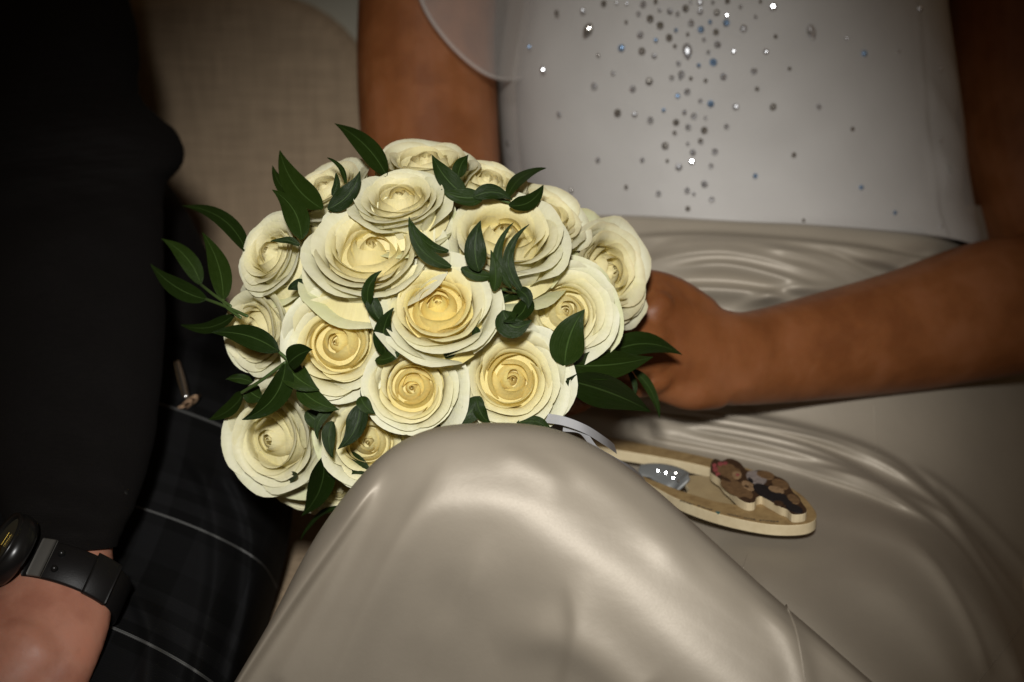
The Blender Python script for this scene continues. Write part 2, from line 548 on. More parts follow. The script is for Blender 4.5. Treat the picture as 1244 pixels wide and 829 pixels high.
# knuckle and tendon relief
body.append(sweep(pts((803, 372, 1.331), (795, 380, 1.328)), [.0095, .009], [.008, .008], UP, 6, 12))
body.append(sweep(pts((868, 478, 1.362), (838, 474, 1.350), (806, 466, 1.343)), [.010, .0125, .011], [.012, .013, .011], UP, 12, 14))
for x_, y_ in ((789, 386), (784, 411), (786, 437), (792, 461)):
    body.append(sweep(pts((x_ + 10, y_, 1.331), (x_, y_ + 1, 1.3275)), [.0075, .007], [.007, .0065], UP, 6, 12))
for y_ in (392, 414, 438):
    body.append(sweep(pts((862, 424 + (y_ - 414) * .45, 1.348), (828, y_ + 2, 1.336), (798, y_, 1.330)), [.0028, .0032, .0038], [.0045, .0045, .0045], UP, 14, 10))
body.append(sweep(pts((902, 462, 1.366), (888, 464, 1.362)), [.0105, .010], [.011, .0105], UP, 6, 12))
bm_ = remeshed('body', body, .0021, 7, M['tan_skin'])
body_o = link('body', bm_, bride)

# engagement ring on the finger that shows between the leaves
rc = P(771, 438, 1.327)
ring_t = np.array([-1, 0.0, .05])
th = np.linspace(0, 2 * math.pi, 29)[:-1]; A_ = UP; B_ = -FW
loop = [rc + .0108 * (math.cos(a) * A_ + math.sin(a) * B_) for a in th]
v = []; n2 = 8
for i, a in enumerate(th):
    o_ = math.cos(a) * A_ + math.sin(a) * B_
    for k in range(n2):
        q = k / n2 * 2 * math.pi
        v.append(rc + o_ * (.0108 + .0009 * math.cos(q)) + RT * .0013 * math.sin(q))
v = np.array(v); f = [(i * n2 + k, i * n2 + (k + 1) % n2, ((i + 1) % 28) * n2 + (k + 1) % n2, ((i + 1) % 28) * n2 + k) for i in range(28) for k in range(n2)]
ring = link('ring', newmesh('ring', v, f, M['silver']), bride)


def gem(name, c, nrm, r, m, h=.75, n=8, stretch=1.0, ang=0.0, parent=None, rs=0):
    """a cut stone: flat table, two rows of facets, flat back"""
    nv = np.asarray(nrm, float); nv = nv / np.linalg.norm(nv)
    a = np.cross(nv, (0, 0, 1.0)); a /= np.linalg.norm(a); b = np.cross(nv, a)
    ca, sa = math.cos(ang), math.sin(ang); a, b = a * ca + b * sa, b * ca - a * sa
    v = []; f = []
    for k, (rr, zz, of) in enumerate(((1.0, 0.0, 0), (1.0, .22, 0), (.74, .66, .5), (.40, .95, 0))):
        for j in range(n):
            t = (j + of) / n * 2 * math.pi + rs
            pear = 1.0
            if stretch > 1: pear = 1 - .38 * (math.sin(t) > 0) * abs(math.sin(t))
            v.append(c + r * rr * (math.cos(t) * a * pear + math.sin(t) * b * stretch) + nv * r * h * zz)
    for k in range(3):
        for j in range(n):
            f.append((k * n + j, k * n + (j + 1) % n, (k + 1) * n + (j + 1) % n)); f.append((k * n + j, (k + 1) * n + (j + 1) % n, (k + 1) * n + j))
    f.append(tuple(3 * n + j for j in range(n)))
    return link(name, newmesh(name, v, f, m, smooth=False), parent)


for k, (dx, dy) in enumerate(((-5, -1), (0, 1), (5, 2))):
    gem('gem', P(771 + dx, 434 + dy, 1.3145), -FW + .2 * UP, .0019, M['crystal'], .9, 8, parent=ring)

# ---- bodice: satin shell and a sheer overlay that carries the crystals
ys = [-300, -180, -80, 0, 100, 200, 262, 300, 330]
lft = [640, 610, 612, 617, 604, 612, 628, 640, 648]
rgt = [1120, 1135, 1140, 1146, 1160, 1171, 1180, 1186, 1190]
dep = [1.60, 1.565, 1.555, 1.555, 1.558, 1.56, 1.56, 1.558, 1.555]
hd = [.11, .125, .12, .108, .102, .100, .100, .102, .105]


TY = np.linspace(-300, 330, 200)
TL, TR, TD, TH_ = [np.interp(TY, ys, q) for q in (lft, rgt, dep, hd)]
for q in (TL, TR, TD, TH_):
    for k in range(40):   # soften the kinks
        q[1:-1] = .25 * q[:-2] + .5 * q[1:-1] + .25 * q[2:]
SUP = 2.35


def hem_y(y1, a): return y1 + 22 * np.clip(a, 0, 1.3) ** 1.5 + 4 * np.sin(3.1 * a + .6) - 6 * np.clip(-a, 0, 1.3)


def torso(shrink, shl, y0, y1, nr, nc, ridge, a0=-115, a1=115, seed=3):
    ang = np.radians(np.linspace(a0, a1, nc)); s_ = np.linspace(0, 1, nr)[:, None]
    t2 = y0 + (hem_y(y1, ang)[None] - y0) * s_; a2 = np.broadcast_to(ang[None], t2.shape)
    l = np.interp(t2, TY, TL) + shl; r = np.interp(t2, TY, TR); d = np.interp(t2, TY, TD); h = np.interp(t2, TY, TH_) - shrink
    hw = S((r - l) / 2, d) - shrink; c = P((l + r) / 2, t2, d)
    ct, st = np.cos(a2), np.sin(a2)
    X = np.sign(st) * np.abs(st) ** (2 / SUP); Y = np.sign(ct) * np.abs(ct) ** (2 / SUP)
    v = c + (hw * X)[..., None] * RT + (h * Y)[..., None] * -FW
    v = v + ridge(a2, t2)[..., None] * (st[..., None] * RT + ct[..., None] * -FW)
    uv = np.stack([a2 * .15, -t2 * .00056], -1).reshape(-1, 2)
    return v.reshape(-1, 3), grid_faces(nr, nc), uv


def front_depth(x, y):
    """depth of the bodice's front at a place in the picture"""
    l, r, d, h = [np.interp(y, TY, q) for q in (TL, TR, TD, TH_)]
    X = np.clip(abs((x - (l + r) / 2) / ((r - l) / 2)), 0, 1)
    return d - h * (1 - X ** SUP) ** (1 / SUP)


def g1(x, c, w): return np.exp(-((x - c) / w) ** 2)


def bod_ridge(a, t):
    r = .0016 * g1(a, .86, .012) - .0010 * g1(a, .90, .03)
    # drag lines on the side panel
    s = np.clip((a - .84) / .1, 0, 1)
    r = r + s * (.0030 * np.sin((t + 60 * a) / 19.0) * g1(t, 235, 60) + .0018 * np.sin((t - 120 * a) / 12) * g1(t, 130, 70))
    r = r + .0016 * np.sin(t / 16. + 2 * a) * np.clip((t - 235) / 40, 0, 1) + .0012 * wob(a * 4, t * .02, 1.3, 5)
    return r


bod_v, bod_f, bod_uv = torso(.003, 16, -300, 277, 170, 150, bod_ridge)
bodice = link('bodice', newmesh('bodice', bod_v, bod_f, M['bodice'], bod_uv), bride)


def ov_ridge(a, t):
    r = .0007 * np.sin(t / 7. + 3 * a) * np.clip((t - 245) / 25, 0, 1) 
    return r + .0012 * wob(a * 3, t * .015, 1.2, 9)


ov_v, ov_f, ov_uv = torso(.0, 0, -300, 279, 150, 120, ov_ridge)
overlay = link('sheer_overlay', newmesh('sheer_overlay', ov_v, ov_f, M['tulle'], ov_uv), bride)

# cap sleeve of the same net over her right upper arm, with a rolled hem
def sleeve():
    rows = []
    # hem arc, then rows going up over the shoulder
    n = 36
    a = np.linspace(-40, 215, n)
    def arc(cx, cy, rx, ry, d, sl):
        q = np.radians(a); return P(cx + rx * np.cos(q), cy + sl * np.sin(q) + ry * np.cos(q) * 0, d - .058 * np.sin(q))
    return rows


hem = cr(np.array([(655, 78, 1.56), (628, 96, 1.525), (600, 94, 1.487), (570, 76, 1.476), (540, 46, 1.476), (516, 10, 1.482), (498, -40, 1.497), (478, -110, 1.53), (462, -170, 1.58)]), 60)
top = cr(np.array([(690, -220, 1.56), (672, -225, 1.52), (645, -232, 1.49), (615, -240, 1.48), (585, -248, 1.48), (560, -255, 1.49), (540, -262, 1.50), (520, -268, 1.54), (505, -272, 1.58)]), 60)
rows = []
for s in np.linspace(0, 1, 24):
    q = hem * (1 - s) + top * s; q = q.copy(); q[:, 2] -= .014 * math.sin(math.pi * min(1, s * 1.1)); rows.append(P(q[:, 0], q[:, 1], q[:, 2]))
slv = np.concatenate(rows)
sl_o = link('cap_sleeve', newmesh('cap_sleeve', slv, grid_faces(24, 60), M['tulle']), bride)
hv, hf = sweep(P(hem[:, 0], hem[:, 1], hem[:, 2]), [.0026] * 60, [.0014] * 60, FW, 120, 8)
link('hem', newmesh('hem', hv, hf, M['tulle']), sl_o)

# ---- crystals, set on the overlay where the photograph shows them
bv = BVHTree.FromPolygons([tuple(x) for x in ov_v], bod_f if False else ov_f)
Z1 = [(160, 18, 40), (235, 15, 22), (293, 20, 22), (388, 22, 45), (462, 8, 30), (40, 62, 38), (363, 80, 32), (485, 55, 26), (545, 62, 40), (588, 80, 30), (637, 47, 45),
      (720, 65, 40), (665, 10, 20), (720, 12, 40), (795, 12, 26), (880, 5, 36), (817, 72, 40), (957, 38, 26), (1072, 8, 24), (1145, 38, 50), (1043, 98, 24), (876, 90, 26),
      (430, 108, 48), (290, 128, 24), (488, 147, 48), (667, 132, 45), (778, 127, 28), (873, 132, 45), (973, 165, 48), (580, 175, 26), (725, 170, 44), (648, 198, 24),
      (812, 186, 40), (372, 200, 44), (463, 233, 28), (540, 218, 46), (743, 230, 26), (1160, 212, 28), (1103, 298, 34), (262, 278, 48), (573, 268, 26), (382, 297, 46),
      (454, 323, 36), (127, 322, 24), (822, 255, 48), (767, 303, 28), (915, 298, 30), (594, 369, 34), (713, 380, 28), (797, 362, 52), (215, 425, 30), (613, 430, 48),
      (555, 452, 34), (605, 452, 28), (667, 456, 26), (752, 470, 28), (857, 444, 50), (1033, 415, 46), (1240, 400, 26), (104, 500, 46), (424, 472, 48), (328, 514, 44),
      (1052, 517, 30), (647, 534, 46), (590, 557, 32), (722, 587, 30), (782, 603, 46), (240, 655, 50), (340, 663, 36), (508, 640, 26), (628, 652, 34), (685, 675, 42),
      (752, 686, 24), (928, 620, 44), (1145, 622, 48), (430, 698, 46), (580, 710, 44), (652, 738, 42), (572, 773, 28), (745, 757, 46), (875, 735, 36), (723, 820, 36)]
Z2 = [(200, 33, 9), (265, 27, 9), (47, 95, 9), (130, 118, 6), (165, 176, 10), (78, 362, 9), (48, 292, 8), (205, 287, 7), (303, 402, 7), (415, 402, 7),
      (236, 478, 6), (374, 471, 6), (456, 488, 8), (497, 335, 6), (473, 367, 10), (598, 382, 9), (478, 405, 5), (507, 420, 10), (540, 407, 8), (588, 418, 7),
      (572, 463, 10), (528, 480, 9), (545, 488, 5), (590, 503, 8), (530, 525, 7), (577, 557, 9), (518, 562, 5), (700, 443, 7), (797, 390, 7), (860, 268, 8), (945, 325, 6),
      (967, 472, 7), (822, 555, 5), (930, 97, 6), (975, 135, 9), (1060, 130, 6), (1168, 173, 6), (1167, 350, 6), (1052, 536, 6), (1168, 570, 6), (1115, 20, 9), (727, 130, 7),
      (563, 357, 7), (543, 383, 9), (530, 362, 5), (571, 328, 8)]
st_ = [(700 + x / 4.785, y / 4.785, s / 4.785) for x, y, s in Z1] + [(580 + x / 2.073, y / 2.073, s) for x, y, s in Z2]
for x in range(14):   # the trail carries on above the edge of the picture
    rr = random.Random(70 + x); st_.append((rr.uniform(700, 960), rr.uniform(-60, -8), rr.choice((5, 8, 10))))
rg = random.Random(5)
cmats = [M['crystal']] * 7 + [M['crystal_blue']] * 2 + [M['crystal_dark']] * 5


def on_overlay(px, py):
    d = ray(px, py); h = bv.ray_cast(Vector(CAM), Vector(d))
    if h[0] is None: return None, None
    n = np.array(h[1]); n = n if n @ d < 0 else -n
    return np.array(h[0]), n


for px, py, sz in st_:
    c, n = on_overlay(px, py)
    if c is None: continue
    n = n + np.array([rg.uniform(-.3, .3) for _ in range(3)])
    gem('crystal', c - .0002 * n, n, S(sz / 2, 1.46) * .90, rg.choice(cmats), .85, 8, parent=overlay, rs=rg.random())
for px, py, ang in ((714, 37, -.45), (835, 62, .12), (986, 39, .3)):
    c, n = on_overlay(px, py)
    gem('crystal', c, n, S(6, 1.46), M['crystal_dark'] if px < 720 else M['crystal'], .8, 10, 1.65, ang, parent=overlay)

# ---- skirt: lap and hips
lap = lambda y, z=.600: (CAM[2] - z) / (math.sin(PITCH) + (y - H0 / 2) / W0 * K * math.cos(PITCH))
cols = [560, 680, 800, 920, 1040, 1140, 1220, 1310]
R = []
R.append([(x, 250, front_depth(x, 250) + .012 + max(0, x - 1170) * .0006) for x in cols])
R.append([(x, 292, front_depth(x, 292) + .0005 + max(0, x - 1170) * .0006) for x in cols])
R.append([(x, 335, d) for x, d in zip(cols, (1.58, 1.505, 1.460, 1.450, 1.462, 1.505, 1.58, 1.67))])
R.append([(x, 410, d) for x, d in zip(cols, (1.56, 1.49, 1.449, 1.440, 1.452, 1.49, 1.555, 1.65))])
R.append([(x, y, d) for x, y, d in zip(cols, (478, 482, 490, 503, 528, 568, 640, 745), (1.52, 1.47, 1.438, 1.428, 1.432, 1.45, 1.49, 1.55))])
R.append([(x, y, d) for x, y, d in zip(cols, (505, 513, 530, 556, 588, 634, 722, 850), (1.49, 1.455, 1.428, 1.412, 1.400, 1.39, 1.40, 1.44))])
R.append([(x, y, lap(y) + e) for x, y, e in zip(cols, (560, 570, 590, 615, 645, 690, 780, 900), (0, 0, 0, .0, .004, .03, .10, .20))])
R.append([(x, y, lap(y) + e) for x, y, e in zip(cols, (680, 690, 705, 725, 750, 790, 870, 980), (.09, .07, .045, .01, .006, .032, .10, .19))])
R.append([(x, 940, lap(940) + e) for x, e in zip(cols, (.2, .18, .16, .12, .06, .05, .11, .2))])
F1 = [  # poly, width left, width right, height, end fades
    ([(735, 490), (900, 506), (1062, 550), (1150, 620), (1250, 735)], 5, 18, .009, .1, 0),
    ([(742, 504), (900, 525), (1010, 555), (1100, 611), (1165, 668), (1212, 745), (1240, 815)], 5, 14, .010, .1, 0),
    ([(960, 560), (1060, 586), (1140, 622), (1175, 655)], 5, 14, .008, .3, .3),
    ([(1130, 585), (1165, 640), (1215, 715), (1250, 765)], 5, 14, .010, .25, 0),
    ([(750, 520), (900, 549), (1010, 580), (1090, 610), (1160, 645)], 20, 6, .008, .15, .2),
    ([(860, 668), (965, 750), (1075, 844), (1120, 883)], 42, 7, .019, .25, 0),
    ([(1000, 606), (1100, 645), (1180, 725), (1220, 805)], 24, 22, .010, .3, .1),
    ([(1010, 690), (1090, 720), (1150, 790), (1180, 850)], 30, 24, .006, .3, .1),
    ([(760, 497), (880, 512), (1000, 535), (1080, 566)], 4, 7, .0045, .2, .3),
    ([(820, 520), (920, 538), (1020, 566), (1100, 600)], 4, 7, .0045, .2, .3),
    ([(1040, 545), (1110, 585), (1180, 650), (1235, 720)], 4, 7, .005, .25, .1),
    ([(1100, 560), (1170, 610), (1250, 690)], 5, 9, .005, .25, 0),
    ([(1090, 640), (1140, 690), (1180, 760), (1205, 829)], 6, 12, .005, .3, .1),
    ([(800, 330), (880, 322), (960, 340), (1010, 358)], 5, 12, .005, .3, .3),
    ([(900, 300), (1000, 312), (1080, 345)], 5, 9, .0045, .3, .3),
    ([(740, 292), (840, 287), (940, 292), (1040, 302), (1120, 316), (1190, 326)], 4, 14, .006, .15, .1),
    # soft swags below the waist
    ([(735, 352), (790, 320), (880, 308), (980, 330), (1060, 362)], 10, 40, .012, .15, .3),
    ([(770, 312), (840, 296), (930, 300), (1040, 335), (1090, 352)], 7, 12, .005, .2, .3),
    ([(780, 358), (850, 351), (930, 358), (990, 378)], 6, 14, .010, .3, .3),
    ([(1010, 308), (1070, 318), (1120, 330), (1180, 312)], 10, 8, .006, .3, .3),
    ([(1080, 345), (1120, 322), (1150, 305)], 8, 7, .005, .3, .3),
    ([(880, 380), (960, 352), (1040, 350)], 7, 9, .005, .3, .3),
]
v1, f1, uv1 = surface('skirt', R, 400, 420, F1, None, None, lambda x, y: .0018 * wob(x, y, .012, 4, 3))
# ---- skirt over the raised knee: an arch that turns away from the camera along its rim
arch = np.array([(196, 985), (240, 905), (283, 832), (330, 752), (378, 662), (425, 595), (470, 549), (520, 523), (575, 515), (640, 516), (692, 528), (745, 556), (800, 598),
                 (860, 652), (930, 716), (1005, 781), (1075, 842), (1150, 905), (1230, 972)], float)
ad = np.array([1.12, 1.13, 1.14, 1.15, 1.16, 1.168, 1.170, 1.166, 1.160, 1.158, 1.160, 1.166, 1.170, 1.172, 1.168, 1.145, 1.115, 1.085, 1.06])
bx = np.linspace(300, 1060, len(arch)); by = np.full(len(arch), 990.0)
ridge_line = [(575, 612), (625, 624), (700, 672), (790, 748), (890, 842), (1010, 960)]


def knee_depth(x, y):
    s_, f_ = pdist(x, y, ridge_line)
    w_ = 85.0; a_ = np.sqrt(s_ * s_ + w_ * w_) - w_
    return 1.085 - .022 * f_ + a_ * .00040 * .95


rows = []
rimn = np.stack([np.gradient(arch[:, 1]), -np.gradient(arch[:, 0])], 1); rimn /= np.linalg.norm(rimn, axis=1)[:, None]   # outward in the image
for fr_, dd, off in ((0, .095, -30), (0, .052, -10), (0, .026, -1), (0, .012, 0), (.018, .003, 0), (.06, 0, 0), (.13, 0, 0), (.22, 0, 0), (.34, 0, 0), (.48, 0, 0), (.64, 0, 0), (.82, 0, 0), (1, 0, 0)):
    x = arch[:, 0] * (1 - fr_) + bx * fr_ + rimn[:, 0] * off; y = arch[:, 1] * (1 - fr_) + by * fr_ + rimn[:, 1] * off
    rows.append(np.stack([x, y, knee_depth(x, y) + dd], 1))
F2 = [
    ([(560, 540), (520, 600), (470, 690), (420, 800), (380, 900)], 26, 12, .0032, .3, 0),
    ([(600, 640), (570, 720), (530, 800), (500, 900)], 30, 14, .0034, .3, 0),
    ([(690, 690), (700, 760), (690, 829), (680, 900)], 26, 12, .0030, .3, 0),
    ([(640, 540), (720, 580), (800, 650), (860, 715)], 16, 22, .0024, .3, .3),
    ([(590, 545), (640, 560), (700, 600)], 14, 18, .0018, .3, .3),
    ([(480, 566), (440, 630), (395, 720), (340, 820)], 10, 14, .0028, .3, 0),
    ([(470, 562), (410, 650), (345, 742), (292, 820), (240, 900)], 9, 16, .010, .2, 0),
    ([(520, 575), (470, 660), (400, 770), (340, 870)], 40, 30, .006, .3, 0),
    ([(905, 720), (960, 770), (985, 850), (990, 900)], 12, 16, .0035, .3, 0),
    ([(600, 800), (660, 775), (720, 800), (780, 860)], 30, 26, .006, .3, .1),
    ([(760, 600), (830, 665), (920, 745), (1000, 815)], 26, 40, .004, .3, .2),
]
v2, f2, uv2 = surface('skirt', rows, 240, 320, F2, None, None, lambda x, y: .0014 * wob(x, y, .009, 8, 3))
sk_v = np.concatenate([v1, v2]); sk_f = f1 + [tuple(i + len(v1) for i in q) for q in f2]
skirt = link('skirt', newmesh('skirt', sk_v, sk_f, M['satin'], np.concatenate([uv1, uv2])), bride)
bs = BVHTree.FromPolygons([tuple(x) for x in sk_v], sk_f)


def on_skirt(px, py):
    h = bs.ray_cast(Vector(CAM), Vector(ray(px, py))); return np.array(h[0]), np.array(h[1]), h[3]


# stitched seams that show on the satin
for line in ([(955, 735), (968, 770), (978, 829), (980, 860)], [(1062, 492), (1063, 520), (1064, 548)], [(1188, 829), (1215, 795), (1250, 750)], [(908, 674), (903, 690)]):
    q = cr(np.array(line, float), 24); c = []
    for x, y in q:
        h, n, _ = on_skirt(x, y); dv = ray(x, y); c.append(h - dv * .0001)
    v, f = sweep(c, [.0005] * 24, [.0003] * 24, RT + UP, 40, 6)
    link('seam', newmesh('seam', v, f, M['satin'], np.zeros((len(v), 2))), skirt)

# ------------------------------------------------------------------ the groom
groom = thing('person', P(100, 600, 1.5) * np.array([1, 1, 0]),
              'seated person in black jacket and dark tartan kilt with a watch on the wrist', 'person')
# hand and forearm
gb = []
gb.append(sweep(pts((82, 606, 1.272), (82, 626, 1.262), (82, 648, 1.250), (79, 690, 1.228), (60, 745, 1.208), (30, 790, 1.196), (0, 830, 1.190)),
                [.021, .0225, .0240, .0262, .034, .040, .041], [.016, .0175, .0185, .019, .019, .019, .018], RT, 44, 26))
gb.append(sweep(pts((40, 790, 1.19), (-5, 850, 1.185), (-45, 905, 1.19)), [.024, .0215, .018], [.017, .015, .012], RT, 16, 18))
for k, (x, y) in enumerate(((38, 858), (8, 876), (-26, 884), (-56, 880))):
    gb.append(sweep(pts((x * .4 + 5, y - 55, 1.190), (x, y, 1.183), (x - 20, y + 50, 1.186), (x - 30, y + 85, 1.20), (x - 26, y + 105, 1.215)),
                    [.0105, .0105, .0095, .009, .007], [.0105, .0105, .009, .0085, .007], RT, 24, 14))
gb.append(sweep(pts((70, 760, 1.20), (78, 800, 1.206), (70, 845, 1.215), (52, 880, 1.222)), [.014, .0125, .011, .008], [.013, .012, .010, .008], RT, 18, 14))
link('body', remeshed('body', gb, .0022, 8, M['fair_skin']), groom)

# jacket: torso, upper arm and the sleeve down to the cuff
ja = []
ya = [-260, -120, -40, 0, 40, 75, 100, 122, 140, 160, 185, 203, 220, 245, 280, 340, 420, 500, 560, 610, 640, 657, 664]
xa = [120, 140, 150, 156, 166, 171, 168, 172, 190, 214, 224, 218, 204, 199, 198, 199, 198, 192, 182, 166, 152, 144, 142]
xl = [-150, -130, -110, -100, -95, -95, -95, -94, -90, -80, -66, -58, -52, -48, -44, -40, -34, -24, -12, 0, 8, 12, 14]
dz = [1.66, 1.63, 1.60, 1.585, 1.57, 1.56, 1.55, 1.54, 1.53, 1.52, 1.51, 1.50, 1.49, 1.475, 1.455, 1.42, 1.375, 1.33, 1.297, 1.268, 1.250, 1.240, 1.236]
rows = []; seg = 72
for y, r, l, d in zip(*[cr(np.array(q, float)[:, None], 240)[:, 0] for q in (ya, xa, xl, dz)]):
    c = P((r + l) / 2, y, d); a = S((r - l) / 2, d); th = np.arange(seg) / seg * 2 * math.pi
    b = a * (.72 + .16 * min(1, max(0, (y - 480) / 120)) + .14 * min(1, max(0, (y - 590) / 50)))
    rad = np.ones(seg)
    rows.append(c + (a * rad * np.cos(th))[:, None] * RT + (b * np.sin(th))[:, None] * -FW)
g = np.array(rows)
ty, tx = np.meshgrid(np.linspace(0, 1, 240), np.arange(seg) / seg * 2 * math.pi, indexing='ij')
wr = .006 * wob(np.cos(tx) * 2.5, ty * 26, 1.3, 31, 4) + .003 * np.sin(ty * 60 + 2 * np.cos(tx)) * np.clip(1 - abs(ty - .62) * 4, 0, 1)
wr *= np.clip((1 - ty) * 9 - .15, .05, 1)
g = g + (wr * np.sin(tx))[..., None] * -FW + (wr * np.cos(tx) * .25)[..., None] * RT
# turn the cuff in
inner = [g[-1] * (1 - s) + g[-1].mean(0) * s + np.array([0, 0, .0]) for s in (.05, .09)] + [g[-8] * .9 + g[-8].mean(0) * .1]
g = np.concatenate([g, np.array(inner)])
jacket = link('jacket', newmesh('jacket', g.reshape(-1, 3), grid_faces(len(g), seg, True), M['jacket']), groom)
v, f = sweep(pts((-60, -250, 1.80), (-20, 0, 1.78), (30, 200, 1.74), (75, 270, 1.70), (120, 345, 1.66), (150, 430, 1.62)), [S(110, 1.8), S(110, 1.78), S(125, 1.74), S(128, 1.7), S(135, 1.66), S(140, 1.62)], [.12, .12, .11, .10, .10, .09], RT, 40, 36)
link('jacket_body', newmesh('jacket_body', v, f, M['jacket']), groom)
for y_ in (600, 622):   # cuff buttons on the far side of the sleeve
    c = P(150 - (y_ - 600) * .35, y_, 1.262 - (y_ - 600) * .0005)
    v, f = sweep([c, c - .001 * FW + .001 * RT], [.0026, .0024], [.0026, .0024], UP, 4, 14)
    link('cuff_button', newmesh('cuff_button', v, f, M['black_steel']), jacket)

# kilt over the thighs
kc = [-160, -40, 80, 180, 260, 320, 350]
KR = []
KR.append([(x, 395, d) for x, d in zip(kc, (1.62, 1.60, 1.59, 1.58, 1.59, 1.62, 1.68))])
KR.append([(x + 5, 470, d) for x, d in zip(kc, (1.53, 1.50, 1.49, 1.48, 1.49, 1.53, 1.60))])
KR.append([(x + 8, 560, d) for x, d in zip(kc, (1.43, 1.40, 1.39, 1.385, 1.395, 1.44, 1.52))])
KR.append([(x + 2, 650, d) for x, d in zip(kc, (1.36, 1.325, 1.31, 1.305, 1.315, 1.36, 1.46))])
KR.append([(x - 22, 750, d) for x, d in zip(kc, (1.29, 1.255, 1.24, 1.235, 1.245, 1.29, 1.41))])
KR.append([(x - 55, 860, d) for x, d in zip(kc, (1.24, 1.20, 1.185, 1.18, 1.19, 1.235, 1.37))])
KR.append([(x - 90, 960, d) for x, d in zip(kc, (1.23, 1.19, 1.175, 1.17, 1.18, 1.225, 1.36))])
FK = [([(205, 520), (255, 600), (262, 700), (235, 829), (220, 900)], 22, 10, .020, .2, 0),
      ([(262, 540), (305, 640), (300, 740), (280, 829)], 16, 9, .018, .2, 0),
      ([(150, 700), (180, 760), (178, 829), (170, 900)], 18, 10, .017, .2, 0),
      ([(215, 560), (300, 590), (340, 600)], 12, 10, .006, .3, .3)]
gk = tensor(np.array(KR, float), 160, 140); x, y, d = gk[..., 0], gk[..., 1], gk[..., 2].copy()
for fo in FK: d = d - fold(x, y, *fo)
d += .003 * wob(x, y, .02, 12)
vk = P(x, y, d).reshape(-1, 3)
ku, kv = np.meshgrid(np.linspace(0, .26, 140), np.linspace(0, .42, 160))
an = math.radians(24); uk = np.stack([ku * math.cos(an) + kv * math.sin(an) * .35, kv * 1.0 - ku * .52], -1).reshape(-1, 2)
ki = np.argmin((x - 190) ** 2 + (y - 625) ** 2); uk[:, 1] += .70 * .104 - uk[ki, 1]
kilt = link('kilt', newmesh('kilt', vk, grid_faces(160, 140), M['tartan'], uk), groom)

# metal bar and chain at the front of the kilt
cc = thing('sporran_chain', P(222, 500, 1.47), 'steel bar and dull bronze chain lying at the front of the tartan kilt', 'chain')
b0, b1 = P(215, 441, 1.46), P(226, 482, 1.452)
v, f = sweep([b0, (b0 + b1) / 2, b1], [.0020, .0026, .0022], [.0016, .0018, .0016], RT, 10, 10)
link('bar', newmesh('bar', v, f, M['steel']), cc)
cp = cr(np.array([(203, 508, 1.456), (213, 503, 1.452), (222, 495, 1.452), (231, 489, 1.452), (237, 484, 1.455)]), 9)
for k, (x_, y_, d_) in enumerate(cp):
    c = P(x_, y_, d_); tv = RT if k % 2 else (RT * .6 - FW * .8)
    a_, b_ = (RT * .85 + UP * .5), (UP if k % 2 else -FW); v = []; n1, n2 = 16, 6
    for i in range(n1):
        q = i / n1 * 2 * math.pi; o_ = math.cos(q) * a_ * .0036 + math.sin(q) * b_ * .0022; e = o_ / np.linalg.norm(o_); zz = np.cross(a_, b_); zz /= np.linalg.norm(zz)
        for j in range(n2):
            w = j / n2 * 2 * math.pi; v.append(c + o_ + .0009 * (math.cos(w) * e + math.sin(w) * zz))
    f = [(i * n2 + j, i * n2 + (j + 1) % n2, ((i + 1) % n1) * n2 + (j + 1) % n2, ((i + 1) % n1) * n2 + j) for i in range(n1) for j in range(n2)]
    link('chain_link', newmesh('chain_link', v, f, M['bronze']), cc)
v, f = sweep([P(209, 500, 1.452), P(209.5, 500.5, 1.450)], [.0022, .0022], [.0022, .0022], UP, 4, 12)
link('bead', newmesh('bead', v, f, M['bronze']), cc)

# ------------------------------------------------------------------ wristwatch
wc = P(82, 710, 1.222)
wx = P(82 - 20, 710 + 42, 1.210) - wc; wx /= np.linalg.norm(wx)                  # along the forearm, towards the hand
wr_ = RT - (RT @ wx) * wx; wr_ /= np.linalg.norm(wr_); wn = np.cross(wr_, wx); wn = wn if wn @ FW < 0 else -wn   # across, and towards the camera
watch = thing('wristwatch', wc, 'black wristwatch on a riveted leather strap below the black sleeve', 'watch')


def band(a0, a1, ra, rb, w, th_, n, shift=0):
    v = []
    for q in np.radians(np.linspace(a0, a1, n)):
        o_ = math.cos(q) * wr_ * ra + math.sin(q) * wn * rb; e = math.cos(q) * wr_ * rb + math.sin(q) * wn * ra; e /= np.linalg.norm(e)
        for (s, t) in ((-1, 0), (-1, .7), (-.92, 1), (.92, 1), (1, .7), (1, 0)):
            v.append(wc + o_ + e * th_ * t + wx * (w / 2 * s + shift))
    f = grid_faces(n, 6, True); f.append(tuple(range(6))); f.append(tuple((n - 1) * 6 + k for k in range(6))[::-1]); return v, f


v, f = band(-150, 126, .0300, .0215, .0225, .0028, 60)
link('strap', newmesh('strap', v, f, M['black_leather']), watch)
v, f = band(34, 60, .0331, .0246, .0245, .0030, 12, .0004)
link('strap_loop', newmesh('strap_loop', v, f, M['black_leather']), watch)
v, f = band(101, 116, .0326, .0243, .0232, .0016, 6)
link('strap_end_plate', newmesh('strap_end_plate', v, f, M['plate']), watch)
for s in (-.0048, .0048):
    q = math.radians(92); o_ = math.cos(q) * wr_ * .0330 + math.sin(q) * wn * .0244
    c = wc + o_ + wx * s
    v, f = sweep([c, c + wn * .0006], [.0021, .0019], [.0021, .0019], wr_, 3, 14)
    link('rivet', newmesh('rivet', v, f, M['black_steel']), watch)
cn = wn * .62 - wr_ * .80 ; cn /= np.linalg.norm(cn)
cc0 = wc - wr_ * .0300 + wn * .0215
e1 = wx; e2 = np.cross(cn, e1); e2 /= np.linalg.norm(e2)


